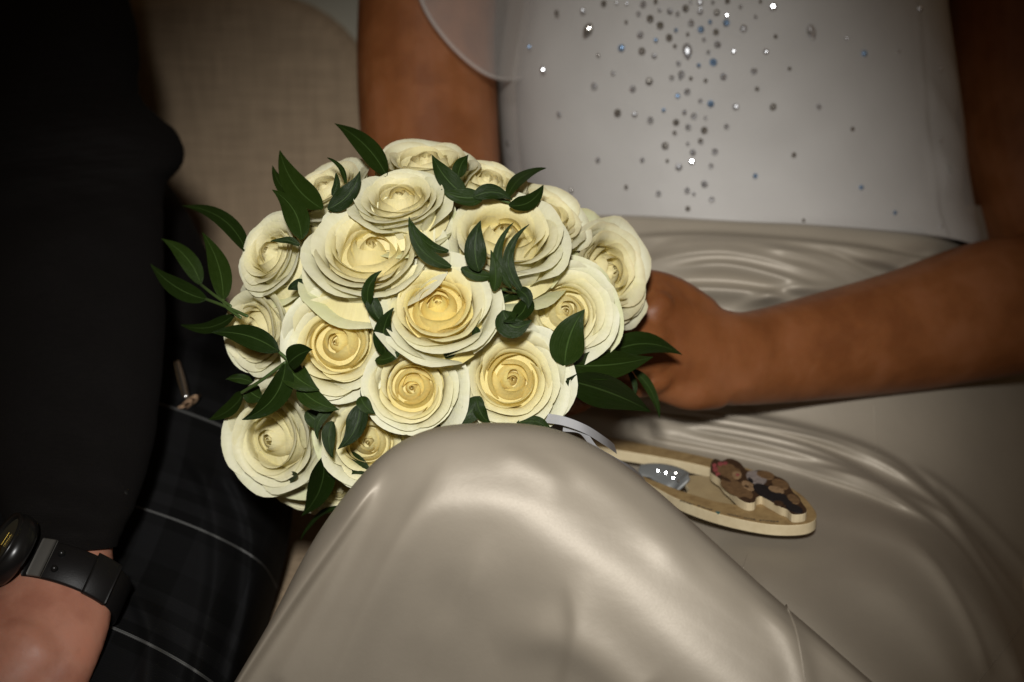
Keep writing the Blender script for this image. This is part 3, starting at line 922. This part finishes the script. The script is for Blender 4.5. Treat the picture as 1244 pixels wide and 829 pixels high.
def lathe(c, ax, u, w, prof, n, m, name, parent):
    v = []
    for r, h in prof:
        for j in range(n):
            t = j / n * 2 * math.pi; v.append(c + ax * h + r * (math.cos(t) * u + math.sin(t) * w))
    f = grid_faces(len(prof), n, True)
    return link(name, newmesh(name, v, f, m), parent)


case = lathe(cc0, cn, e1, e2, [(.001, -.006), (.0185, -.006), (.0205, -.004), (.0210, .0), (.0205, .003), (.0195, .0042)], 48, M['black_steel'], 'case', watch)
lathe(cc0, cn, e1, e2, [(.0195, .0040), (.0200, .0056), (.0192, .0066), (.0170, .0060), (.0166, .0045)], 48, M['black_steel'], 'bezel', watch)
dial = lathe(cc0, cn, e1, e2, [(.0168, .0044), (.0001, .0044)], 40, M['dial'], 'dial', watch)
for ang, l, w in ((35, .0125, .0007), (150, .008, .0009), (260, .011, .0004)):
    a = math.radians(ang); dv = math.cos(a) * e1 + math.sin(a) * e2; sv = np.cross(cn, dv); c = cc0 + cn * .0051
    link('hand', newmesh('hand', [c - sv * w, c + sv * w, c + dv * l + sv * w * .3, c + dv * l - sv * w * .3,
                                  c - sv * w + cn * .0003, c + sv * w + cn * .0003, c + dv * l + sv * w * .3 + cn * .0003, c + dv * l - sv * w * .3 + cn * .0003],
                         [(0, 1, 2, 3), (4, 5, 6, 7), (0, 1, 5, 4), (1, 2, 6, 5), (2, 3, 7, 6), (3, 0, 4, 7)], M['gold'], smooth=False), watch)
cr0 = cc0 + wx * .0205
v, f = sweep([cr0, cr0 + wx * .003, cr0 + wx * .0065], [.0030, .0040, .0038], [.0030, .0040, .0038], cn, 8, 16)
link('crown', newmesh('crown', v, f, M['black_steel']), watch)

# ------------------------------------------------------------------ the bouquet
BC = (500, 395); BD = 1.275
bouquet = thing('bridal_bouquet', P(640, 470, 1.34), 'round bouquet of cream white roses with dark green leaves resting on the satin lap', 'bouquet')


def dome(px, py):
    q = 1 - ((px - BC[0]) / 262.) ** 2 - ((py - BC[1]) / 240.) ** 2
    return BD - .095 * math.sqrt(max(0, q)) + (.05 * min(1.5, -q) if q < 0 else 0)


CREAM = np.array((.80, .75, .48)); WHITE = np.array((.755, .75, .58)); YEL = np.array((.92, .77, .26)); GRN = np.array((.50, .58, .22))


def petal(rng, t, guard, yel, aged, nu, nv, bud):
    u = np.linspace(-1, 1, nu); v = 1 - (1 - np.linspace(0, 1, nv)) ** 1.6
    ks = np.array([0, .25, .6, .84, .93, 1.0])
    pi_ = np.array([78, 26, 0, -42, -64, -72.]); pm = np.array([80, 14, 0, 2, 24, 78.]); po = np.array([84, 28, 16, 32, 62, 112.]); pg = np.array([86, 44, 34, 44, 66, 104.])
    if guard: ph = pg
    elif t < .46: ph = pi_ + (pm - pi_) * max(0, (t - .07) / .39)
    elif t < .62: ph = pm
    else: ph = pm + (po - pm) * ((t - .62) / .38)
    ph = ph + rng.normal(0, 4, 6) * (.3 + t)
    s = np.linspace(0, 1, 80); phi = np.radians(np.interp(s, ks, ph))
    r = np.concatenate([[0], np.cumsum(np.sin(phi[:-1]))]); z = np.concatenate([[0], np.cumsum(np.cos(phi[:-1]))])
    rho = (.075 + .925 * t ** .88) * (1 + rng.normal(0, .025)) * (.98 if guard else 1)
    h = np.interp(t, [0, .12, .35, .6, .8, 1], [.15, .14, .13, .10, .03, -.12]) + rng.normal(0, .018) - (.30 if guard else 0)
    h = h * bud
    zb = -.82
    r = .03 + (rho - .03) * r / max(r.max(), 1e-6); z = zb + (h - zb) * z / z.max()
    wmax = np.interp(t, [0, .1, .3, .6, 1], [2.5, 2.0, 1.55, 1.25, 1.08]) * (1 + rng.normal(0, .06))
    U, V = np.meshgrid(u, v, indexing='ij')
    e = 1 - .15 * np.abs(U) ** 3.5 + .025 * np.exp(-(U / .16) ** 2) * (t > .3) + .007 * np.sin(U * rng.uniform(4, 8) + rng.uniform(0, 6)) * (t > .12) \
        + .003 * np.sin(U * rng.uniform(11, 19) + rng.uniform(0, 6)) * t
    vv = np.clip(V * e, 0, 1)
    rr = np.interp(vv, s, r); zz = np.interp(vv, s, z)
    ang = U * wmax * (.5 + .5 * V ** .6)
    sp = .11 if t < .7 else .07
    rr = rr * (1 + sp * U)                                                       # one side tucks under its neighbour
    fl = np.interp(t, [0, .3, 1], [0, .05, .12]); rr = rr * (1 + fl * (U ** 2 - .4) * V)
    p1, p2, p3 = rng.uniform(0, 6.28, 3)
    ruf = (np.sin(U * rng.uniform(3, 5) + p1) * .6 + np.sin(U * rng.uniform(7, 10) + p2) * .4) * V ** 3
    am = np.interp(t, [0, .2, .6, 1], [.004, .008, .012, .022]) * (2.2 if aged else 1)
    rr = rr + am * ruf; zz = zz + am * .8 * (np.sin(U * rng.uniform(3, 6) + p3)) * V ** 3 - .10 * t * U ** 4 * V
    crease = .007 * t * np.sin(U * rng.uniform(5, 8) + V * 4 + p2) * V; zz = zz + crease
    th0 = 0
    x = rr * np.cos(ang); y = rr * np.sin(ang)
    p = np.stack([x, y, zz], -1)
    # pigment: yellow towards the heart and the base, green on the guard petals, tan along the rim
    k = np.clip(1.42 - 1.55 * t - .22 * V, 0, 1) * yel
    base = CREAM * (1 - t) + WHITE * t if not guard else WHITE * .6 + CREAM * .4
    c = base[None, None] * (1 - k[..., None]) + YEL[None, None] * k[..., None]
    gk_ = np.clip((.75 - V), 0, 1) * (.5 if t > .6 else .12)
    if guard: gk_ = np.clip(.30 + .5 * np.sin(U * 3 + p1) * .5 + .35 * (np.abs(U) > .7), 0, .8)
    c = c * (1 - gk_[..., None] * .7) + GRN * gk_[..., None] * .7
    rimk = np.clip((V - .955) / .045, 0, 1) * (.03 + .3 * aged + .05 * np.sin(U * 13 + p3))
    c = c * (1 - rimk[..., None]) + np.array((.50, .36, .17)) * rimk[..., None]
    return p, c, np.stack([(U + 1) / 2, V], -1)


def thick(p, nu, nv, th_):
    """a thin sheet (nu x nv); petals, leaves and ribbon are a fraction of a millimetre thick"""
    return p.reshape(-1, 3), grid_faces(nu, nv)


def pmesh(name, plist, m):
    V = []; F = []; C_ = []; UVs = []; o = 0
    for p, c, uv, th_ in plist:
        nu, nv = p.shape[:2]; v, f = thick(p, nu, nv, th_)
        V.append(v); F += [tuple(i + o for i in q) for q in f]; o += len(v); C_.append(c.reshape(-1, 3)); UVs.append(uv.reshape(-1, 2))
    V = np.concatenate(V); me = newmesh(name, V, F, m, np.concatenate(UVs))
    ca = me.color_attributes.new('pigment', 'FLOAT_COLOR', 'POINT')
    cc_ = np.concatenate(C_); ca.data.foreach_set('color', np.concatenate([cc_, np.ones((len(cc_), 1))], 1).ravel())
    return me


def make_rose(k, px, py, rpx, facing, yel, aged=0, dz=0.0, squash=1.0, nout=12, twist=None, bud=1.0):
    rng = np.random.RandomState(100 + k)
    d = dome(px, py) + dz; c = P(px, py, d); R_ = S(rpx, d) * 1.17
    n = facing[0] * RT + facing[1] * UP - facing[2] * FW; n /= np.linalg.norm(n)
    a = np.cross(UP + .01 * RT, n); a /= np.linalg.norm(a); b = np.cross(n, a)
    tw = rng.uniform(0, 6.28) if twist is None else twist
    NP = 27; hand = 1 if rng.rand() > .35 else -1
    inner = []; outer = []
    for i in range(NP):
        t = .06 + .94 * (i / (NP - 1)) ** .92
        guard = i >= NP - 3 and yel < .6
        p, col, uv = petal(rng, t if not guard else .97, guard, yel, aged, 17 if t > .3 else 19, 11, bud)
        th_ = tw + i * 2.39996 + rng.normal(0, .16)
        ct, st = math.cos(th_), math.sin(th_)
        tilt = rng.normal(0, .03); sh = rng.normal(0, .032, 2) * (.35 + .5 * t)
        q = p.copy(); q[..., 1] *= hand
        x = q[..., 0] * ct - q[..., 1] * st + sh[0]; y = q[..., 0] * st + q[..., 1] * ct + sh[1]
        z = q[..., 2] + tilt * x
        w = c + R_ * (x[..., None] * a + squash * y[..., None] * b + z[..., None] * n)
        (outer if i >= NP - nout else inner).append((w, col, uv + rng.rand(2) * 7, .00028))
    # tight spiral at the heart
    nu, nv = 60, 8; u = np.linspace(0, 1, nu); v_ = np.linspace(0, 1, nv); U, V = np.meshgrid(u, v_, indexing='ij')
    an_ = hand * U * 6.283 * 1.6 + tw; rr = (.010 + .125 * U) * (1 - .70 * V ** 2.2); zz = -.4 + (V ** .75) * (.56 - .05 * U + .012 * np.sin(U * 9))
    x, y = rr * np.cos(an_), rr * np.sin(an_)
    col = (CREAM * (1 - .85 * yel) + YEL * .85 * yel)[None, None] * np.ones((nu, nv, 1))
    # filler dome added among the petals: keeps gaps shallow and bounces yellow light
    q_ = np.linspace(0, 6.2832, 25); r2 = np.linspace(.01, .78, 8); Q, R2 = np.meshgrid(q_, r2, indexing='ij'); z2 = -.05 - .68 * R2 ** 2
    colb = (CREAM * (1 - .7 * yel) + YEL * .7 * yel)[None, None] * np.ones((25, 8, 1))
    inner.append((c + R_ * ((R2 * np.cos(Q))[..., None] * a + (R2 * np.sin(Q))[..., None] * b + z2[..., None] * n), colb, np.stack([Q, R2], -1), .0005))
    inner.append((c + R_ * (x[..., None] * a + y[..., None] * b + zz[..., None] * n), col, np.stack([U * 3, V], -1), .00028))
    ro = link('rose', pmesh('rose', inner, M['petal']), bouquet)
    # green calyx cup under the petals
    cal = []
    for (h_, r_) in ((-1.2, .05), (-1.05, .06), (-.95, .16), (-.82, .20), (-.70, .12)):
        th = np.arange(12) / 12 * 6.283; cal.append(c + R_ * (h_ * n + r_ * (np.cos(th)[:, None] * a + np.sin(th)[:, None] * b)))
    link('calyx', newmesh('calyx', np.concatenate(cal), grid_faces(5, 12, True), M['stem']), ro)
    for o_ in outer:
        link('petal', pmesh('petal', [o_], M['petal']), ro)
    return ro


ROSES = [  # px, py, radius px, facing (right, up, to camera), yellow, aged, depth offset
    (452, 304, 86, (-.05, .60, .78), .50, 0, -.006),
    (531, 372, 72, (.0, .46, .88), 1.0, 0, -.012),
    (409, 416, 71, (-.16, .05, .98), .72, 0, .0),
    (501, 471, 61, (-.02, .02, 1), .80, 0, -.006),
    (622, 461, 69, (.06, .10, .99), .75, 0, -.004),
    (687, 378, 66, (.10, .12, .98), .42, 0, .0),
    (740, 331, 74, (.66, .20, .68), .30, 1, .016),
    (612, 287, 80, (.10, .66, .72), .45, 0, -.002),
    (486, 243, 62, (-.10, .72, .66), .35, 0, -.010),
    (518, 200, 66, (.02, .86, .45), .35, 1, .014),
    (592, 222, 58, (.25, .80, .50), .30, 1, .022),
    (664, 262, 60, (.45, .66, .58), .35, 1, .022),
    (396, 232, 60, (-.40, .70, .55), .28, 1, .026),
    (328, 308, 55, (-.60, .30, .72), .22, 0, .012),
    (312, 402, 60, (-.60, -.06, .78), .28, 0, .022),
    (331, 533, 74, (-.45, -.10, .86), .18, 0, .012),
    (447, 536, 64, (.03, -.10, .98), .45, 0, .002),
    (366, 590, 48, (-.25, -.62, .70), .15, 0, .022),
    (412, 594, 44, (.10, -.65, .70), .15, 0, .026),
    (352, 466, 50, (-.35, -.05, .9), .2, 0, .040),
    (560, 300, 46, (.0, .4, .9), .3, 0, .030),
]
for k, rs in enumerate(ROSES):
    make_rose(k, *rs)

# dark leafy core that the stems are pushed into
rows = []; nr_, nc_ = 26, 40
cen = P(BC[0] + 8, BC[1] + 2, 1.292)
for i in range(nr_):
    a = math.pi * i / (nr_ - 1)
    for j in range(nc_):
        b = 2 * math.pi * j / nc_
        q = np.array([math.sin(a) * math.cos(b), math.sin(a) * math.sin(b), math.cos(a)])
        s = 1 + .10 * noise.noise(Vector(q * 6)) + .06 * noise.noise(Vector(q * 14))
        rows.append(cen + s * (q[0] * RT * .088 + q[1] * UP * .080 - q[2] * FW * .060))
link('foliage_core', newmesh('foliage_core', rows, grid_faces(nr_, nc_, True), M['foam']), bouquet)
# stems gathered into the hand
rg = random.Random(11)
hnd = P(752, 452, 1.362); dr = hnd - cen; dr /= np.linalg.norm(dr)
sa_ = np.cross(dr, UP); sa_ /= np.linalg.norm(sa_); sb_ = np.cross(dr, sa_)
for i in range(11):
    a = i * 2.4; r0 = .010 * math.sqrt((i + .5) / 11); e = .03 * math.sqrt((i + .5) / 11)
    o0 = math.cos(a) * sa_ + math.sin(a) * sb_
    v, f = sweep([cen + dr * .05 + o0 * e, cen + dr * .08 + o0 * e * .7, hnd + o0 * r0, hnd + dr * .035 + o0 * r0 * 1.1], [.0026] * 4, [.0026] * 4, UP, 14, 10)
    link('stem', newmesh('stem', v, f, M['stem']), bouquet)

# ruscus leaves: base, tip, width (px), bow (px, sideways), base/tip depth offsets, twist
LEAVES = [
    (392, 254, 340, 183, 36, -10, -.004, -.022, .3), (368, 245, 331, 201, 17, -8, .004, -.008, .6), (470, 215, 406, 150, 28, 8, -.010, -.020, -.3),
    (398, 254, 437, 208, 27, 8, -.012, -.026, .3), (366, 291, 331, 231, 32, 10, -.012, -.022, .2), (364, 298, 329, 294, 9, 4, -.012, -.02, .5),
    (420, 223, 398, 192, 6, 6, -.01, -.02, 0), (404, 238, 408, 210, 9, 3, -.014, -.022, .2),
    (300, 308, 221, 250, 23, 16, .012, .002, .3), (244, 346, 196, 290, 25, 8, .004, -.01, .2), (251, 364, 183, 321, 26, -7, -.002, -.016, .2),
    (271, 365, 246, 283, 29, 7, -.004, -.02, .1), (284, 383, 220, 395, 18, -9, .0, -.012, .4),
    (448, 372, 464, 329, 15, -8, -.020, -.030, .4), (470, 432, 478, 374, 26, -8, -.008, -.024, .5), (452, 358, 470, 396, 20, 6, -.020, -.016, .4), (456, 437, 487, 426, 16, 4, -.010, -.018, .3),
    (338, 427, 257, 404, 30, 8, -.014, -.026, .2), (350, 442, 380, 425, 30, -3, -.018, -.03, .2), (347, 442, 294, 510, 32, -14, -.020, -.034, -.3), (297, 476, 253, 510, 22, -6, -.004, -.018, .3),
    (307, 465, 274, 461, 12, 3, -.012, -.02, .2), (345, 440, 388, 474, 34, 5, -.010, -.016, .2), (362, 470, 412, 498, 26, 5, -.012, -.018, .2),
    (437, 490, 411, 546, 28, -8, -.012, -.030, .2), (404, 512, 405, 557, 18, 5, -.014, -.028, .2), (406, 497, 386, 534, 12, 9, -.010, -.024, .3),
    (393, 553, 366, 627, 34, -10, -.014, -.026, .2), (396, 577, 453, 581, 36, -16, -.010, -.018, .3), (361, 577, 343, 591, 13, 3, -.014, -.022, .1), (418, 616, 366, 656, 8, 10, .0, -.004, .2),
    (438, 482, 456, 503, 17, 3, -.010, -.016, .2), (540, 433, 558, 418, 10, 2, -.014, -.02, .2),
    (566, 238, 525, 188, 27, -5, -.014, -.026, .2), (556, 217, 569, 188, 18, -3, -.010, -.020, .3), (587, 238, 536, 230, 24, -6, -.016, -.016, .3), (575, 240, 622, 243, 20, -8, -.016, -.018, .3),
    (616, 240, 663, 205, 16, -9, -.018, -.022, .4), (618, 250, 660, 225, 22, 9, -.016, -.022, .2),
    (548, 325, 497, 263, 18, -14, -.020, -.034, .5), (545, 306, 500, 268, 12, -9, -.018, -.032, .3), (582, 330, 584, 268, 28, -6, -.022, -.034, .2), (600, 354, 596, 304, 16, 4, -.022, -.03, .2),
    (621, 350, 624, 271, 12, -18, -.024, -.036, .5), (636, 356, 643, 273, 14, -22, -.022, -.036, .5), (560, 326, 606, 336, 16, 4, -.016, -.016, .4),
    (686, 444, 710, 376, 46, -6, -.018, -.036, .2), (736, 432, 829, 431, 34, -14, .006, -.012, .2), (694, 444, 793, 434, 40, 4, -.016, -.034, .1), (688, 462, 790, 500, 46, -4, -.020, -.034, -.1),
    (769, 449, 801, 508, 13, -7, -.006, -.016, .2), (762, 450, 770, 485, 7, -5, .0, -.006, .2), (737, 437, 764, 420, 13, -3, .0, -.010, .2),
    (628, 515, 673, 530, 14, -10, -.020, -.038, .4), (584, 482, 551, 519, 26, -3, -.006, -.012, .2), (579, 484, 597, 517, 16, 4, -.010, -.016, .2), (578, 411, 575, 395, 10, 2, -.016, -.022, .2),
    (455, 468, 440, 486, 16, 3, .0, -.004, .2), (560, 428, 545, 440, 14, 2, .0, -.004, .3), (640, 350, 600, 372, 24, 4, .0, .0, .2),
    (641, 360, 611, 391, 24, -9, -.020, -.030, .5), (611, 377, 646, 389, 34, 15, -.024, -.034, .2), (628, 352, 642, 376, 16, -6, -.020, -.026, .2),
    (372, 345, 350, 352, 14, 2, .0, .0, .2), (300, 472, 322, 486, 26, 2, .0, .0, .2), (372, 500, 405, 520, 22, 3, .0, .0, .2),
]


def leaf(bx_, by_, tx_, ty_, w, bow, db, dt, tw, k):
    rng = np.random.RandomState(500 + k)
    n = 15; m_ = 9
    b3 = P(bx_, by_, dome(bx_, by_) + db); t3 = P(tx_, ty_, dome(tx_, ty_) + dt)
    ax = np.array([tx_ - bx_, ty_ - by_], float); ln = np.linalg.norm(ax); pr = np.array([-ax[1], ax[0]]) / ln
    mx_, my_ = (bx_ + tx_) / 2 + pr[0] * bow, (by_ + ty_) / 2 + pr[1] * bow
    md = (dome(bx_, by_) + db + dome(tx_, ty_) + dt) / 2 - S(ln, 1.2) * .06
    ctl = 2 * P(mx_, my_, md) - .5 * (b3 + t3)
    s = np.linspace(0, 1, n)[:, None]
    c = (1 - s) ** 2 * b3 + 2 * s * (1 - s) * ctl + s ** 2 * t3
    T = np.gradient(c, axis=0); T /= np.linalg.norm(T, axis=1)[:, None]
    view = -FW + tw * (.9 * UP) + rng.normal(0, .12, 3)
    sd = np.cross(T, view); sd /= np.linalg.norm(sd, axis=1)[:, None]; nn = np.cross(sd, T)
    wv = s[:, 0] ** .68 * (1 - s[:, 0]) ** 1.22; wv = S(w * .86, 1.19) / 2 * wv / wv.max() * 1.06 + .0003
    wv[0] = .0007; wv[-1] = .00015
    q = np.linspace(-1, 1, m_)
    fo = rng.uniform(.10, .34)
    p = c[:, None] + sd[:, None] * (wv[:, None] * q[None])[..., None] + nn[:, None] * ((np.abs(q)[None] ** 1.4 * fo - .04 * np.exp(-(q[None] / .16) ** 2)) * wv[:, None])[..., None]
    p = p + nn[:, None] * (.0006 * np.sin(s * 9 + k) * q[None] ** 2)[..., None]
    v, f = thick(np.swapaxes(p, 0, 1), m_, n, .00025)
    uu, vv_ = np.meshgrid(q * .5 + .5, s[:, 0], indexing='ij')
    uv = np.stack([uu, vv_], -1).reshape(-1, 2) + np.array([0, 3 * rng.rand()])
    return link('leaf', newmesh('leaf', v, f, M['leaf'], uv), bouquet)


for k, lf in enumerate(LEAVES):
    leaf(*lf, k)
for poly in ([(251, 364), (270, 371), (300, 384)], [(271, 365), (276, 374), (292, 386)], [(244, 346), (262, 360), (280, 372)], [(294, 477), (318, 462), (346, 441)], [(338, 427), (348, 436), (356, 448)],
             [(606, 352), (618, 352), (636, 356), (643, 354)], [(690, 443), (684, 450), (680, 458)], [(736, 432), (716, 440), (694, 444)], [(762, 452), (748, 442), (730, 440)], [(587, 236), (600, 240), (618, 246)]):
    q = cr(np.array(poly, float), 14); c = [P(x, y, dome(x, y) - .010) for x, y in q]
    v, f = sweep(c, [.0009] * 14, [.0009] * 14, FW, 20, 7)
    link('twig', newmesh('twig', v, f, M['stem']), bouquet)

# ------------------------------------------------------------------ keepsake horseshoe on the lap
ZT = .6168; TH = .0068
shoe = thing('keepsake_horseshoe', onz(870, 600, ZT - TH), 'cream and tan wooden horseshoe keepsake with painted teddy bears lying on the satin lap', 'keepsake')


def extrude(name, poly, z, th_, mats, parent, bev=.0005):
    top = np.array([onz(x, y, z) for x, y in poly]); n = len(top)
    v = np.concatenate([top, top - np.array([0, 0, th_])])
    a = sum(top[i][0] * top[(i + 1) % n][1] - top[(i + 1) % n][0] * top[i][1] for i in range(n))
    o_ = list(range(n)) if a > 0 else list(range(n))[::-1]
    f = [tuple(o_), tuple(n + i for i in o_[::-1])]
    for i in range(n):
        p_, q_ = o_[i], o_[(i + 1) % n]; f.append((q_, p_, n + p_, n + q_))
    me = newmesh(name, v, f, mats, smooth=False)
    for k, p_ in enumerate(me.polygons): p_.material_index = 0 if k == 0 else (1 if len(mats) > 1 else 0)
    o = link(name, me, parent)
    if bev:
        b = o.modifiers.new('edge', 'BEVEL'); b.width = bev; b.segments = 2; b.limit_method = 'ANGLE'; b.angle_limit = math.radians(50)
    return o


outer = cr(np.array([(655, 528), (700, 527), (740, 531), (790, 541), (860, 556), (920, 573), (968, 597), (988, 617), (992, 628), (984, 635), (965, 638), (935, 637), (900, 631), (862, 621),
                     (825, 607), (790, 589), (755, 569), (715, 553), (680, 545)], float), 90)
innr = cr(np.array([(684, 541), (720, 553), (752, 564), (785, 580), (830, 597), (870, 609), (905, 614), (920, 610), (915, 600), (895, 581), (858, 567), (800, 555), (752, 547), (715, 541), (682, 538)], float), 70)
extrude('horseshoe_plate', np.concatenate([outer, innr]), ZT, TH, [M['kraft'], M['cream_edge']], shoe)
fl_ = [(829, 578), (833, 574), (846, 573), (862, 575), (880, 580), (900, 592), (912, 603), (915, 609), (903, 612), (872, 607), (840, 598), (834, 594), (837, 590), (834, 586)]
extrude('inner_panel', [(x, y + 4) for x, y in fl_], ZT - .0035, TH - .0035, [M['kraft_floor'], M['cream_edge']], shoe)
ZM = ZT + .0052
bear = [(863, 567), (864, 561), (869, 557), (876, 560), (884, 557), (892, 558), (900, 563), (907, 571), (914, 572), (922, 571), (934, 573), (942, 578), (950, 581), (957, 586), (960, 592), (964, 598), (971, 604),
        (974, 610), (980, 619), (977, 624), (963, 625), (956, 619), (948, 616), (941, 612), (932, 607), (925, 603), (919, 605), (917, 610), (908, 611), (899, 607), (893, 602), (886, 595), (879, 589), (874, 582), (867, 577), (863, 573)]
mo = extrude('bear_plaque', cr(np.array(bear + [bear[0]], float), 110)[:-1], ZM, .0052, [M['bear_dark'], M['cream_edge']], shoe, .0004)
EL = [('bear', 886, 573, 16, 9, 22), ('bear_dark', 872, 561, 4, 2.5, 20), ('bear_dark', 896, 565, 7, 4, 35), ('bear', 895, 594, 22, 8.5, 27), ('bear_dark', 905, 606, 6, 2, 10), ('pink', 869, 570, 3.4, 3, 0), ('pink', 872, 576, 3, 2.4, 0),
      ('pink', 875, 563.5, 3.4, 2.2, 0), ('pink', 881, 562.5, 3, 1.8, 0), ('pink', 868, 565, 2.6, 2, 0), ('bear_light', 895, 577, 6, 4.4, 15), ('pink', 896, 577, 2.2, 1.5, 10), ('bear_light', 909, 590, 9, 4.5, 28), ('bear_dark', 907, 591, 3, 1.4, 20),
      ('cloth', 919, 580, 13, 7.5, 18), ('bear', 930, 577, 11, 4.6, 12), ('suit', 932, 598, 19, 7, 26), ('bear', 948, 588, 11, 5.2, 18), ('bear_light', 943, 595, 10, 3.6, 16), ('suit', 952, 606, 12, 5, 30), ('bear', 964, 606, 8.5, 4.4, 28),
      ('bear_dark', 946, 611, 6, 2.6, 10), ('suit', 965, 617, 11, 4, 20), ('bear_dark', 880, 581, 9, 1.6, 24), ('suit', 912, 583, 4, 1.6, 40)]
for k, (mn, x, y, rx, ry, an_) in enumerate(EL):
    a = math.radians(an_); t = np.arange(20) / 20 * 6.283
    ex = x + rx * np.cos(t) * math.cos(a) - ry * np.sin(t) * math.sin(a); ey = y + rx * np.cos(t) * math.sin(a) + ry * np.sin(t) * math.cos(a)
    extrude('painted_patch', list(zip(ex, ey)), ZM + .00012 + .00003 * k, .0001 + .00003 * k, [M[mn]], mo, 0)

# lettering printed along the near rim
def word(txt, x, y, x2, y2, size, mn='ink'):
    cu = bpy.data.curves.new('txt', 'FONT'); cu.body = txt; cu.size = size; cu.align_x = 'LEFT'; cu.extrude = .00005
    to = bpy.data.objects.new('txt', cu); COL.objects.link(to)
    dg = bpy.context.evaluated_depsgraph_get(); dg.update()
    me = bpy.data.meshes.new_from_object(to.evaluated_get(dg)); bpy.data.objects.remove(to)
    a = onz(x, y, ZT); b = onz(x2, y2, ZT); d_ = b - a; ln = np.linalg.norm(d_); d_ /= ln
    xs = [v_.co.x for v_ in me.vertices]; sc = ln / max(xs)
    yv = np.cross((0, 0, 1.0), d_)
    for v_ in me.vertices:
        w = a + d_ * v_.co.x * sc + yv * v_.co.y + np.array([0, 0, .00022 + v_.co.z]); v_.co = tuple(w)
    me.materials.clear(); me.materials.append(M[mn]); return link('lettering', me, shoe)


for tx, x, y, x2, y2 in (('sister', 825, 610.5, 842, 616.5), ('friend', 846, 617.5, 864, 622.5), ('mother,', 883, 627.5, 899, 631), ('nurse,', 903, 632, 918, 634.5), ('always', 922, 635, 946, 637)):
    word(tx, x, y - 2.0, x2, y2 - 2.0, .0030)
hx, hy = 872, 623
extrude('painted_heart', [(hx - 3, hy - 1), (hx - 1.5, hy - 2), (hx, hy - 1.2), (hx + 1.8, hy - 1.6), (hx + 3, hy - .2), (hx + .6, hy + 1.6)], ZT + .0003, .0002, [M['teal']], shoe, 0)
# rhinestone buckle hung in the opening
bk = [onz(x, y, ZT - .0045) for x, y in ((778, 571), (800, 573), (822, 582), (829, 590))]
v, f = sweep(bk, [.006, .0085, .0085, .006], [.0012] * 4, (0, 1, .2), 24, 14)
buck = link('buckle', newmesh('buckle', v, f, M['pewter']), shoe)
for x, y in ((799.5, 571), (809, 573.5), (818, 580), (814, 571.5), (821, 574), (826, 576.5), (830, 580), (824, 583), (833, 574.5)):
    gem('rhinestone', onz(x, y, ZT - .0022) - np.array([0, 0, .0006]), -ray(x, y) + (.07 * UP if (x, y) in ((799.5, 571), (809, 573.5), (818, 580)) else np.array([rg.uniform(-.6, .6), rg.uniform(-.6, .2), rg.uniform(-.2, .5)])), .0011, M['crystal'] if (x, y) in ((799.5, 571), (809, 573.5), (818, 580)) else M['crystal_dark'], .8, 8, parent=buck)  # three bright stones face the flash; a darker colour keeps the rest from glinting


# ribbon that hangs from the keepsake
def ribbon(poly, w, tw0, tw1, name='ribbon'):
    c = cr(np.array(poly, float), 40); c3 = P(c[:, 0], c[:, 1], c[:, 2]); T = np.gradient(c3, axis=0); T /= np.linalg.norm(T, axis=1)[:, None]
    tw = np.linspace(tw0, tw1, 40); v0 = np.cross(T, -FW[None]); v0 /= np.linalg.norm(v0, axis=1)[:, None]; v1_ = np.cross(v0, T)
    sd = np.cos(tw)[:, None] * v0 + np.sin(tw)[:, None] * v1_
    q = np.linspace(-1, 1, 7); p = c3[:, None] + sd[:, None] * (q * w / 2)[None, :, None]
    v, f = thick(np.swapaxes(p, 0, 1), 7, 40, .0004); uu, vv_ = np.meshgrid(q * w, np.linspace(0, .12, 40), indexing='ij')
    return link(name, newmesh(name, v, f, M['ribbon'], np.stack([uu, vv_], -1).reshape(-1, 2)), shoe)


ribbon([(664, 508, 1.19), (686, 512, 1.185), (712, 522, 1.188), (736, 537, 1.21), (748, 546, 1.25)], .0056, .5, 1.0)
ribbon([(684, 520, 1.19), (706, 524, 1.19), (724, 545, 1.185), (746, 558, 1.20), (768, 570, 1.24), (782, 581, 1.32)], .0050, .8, 1.35)
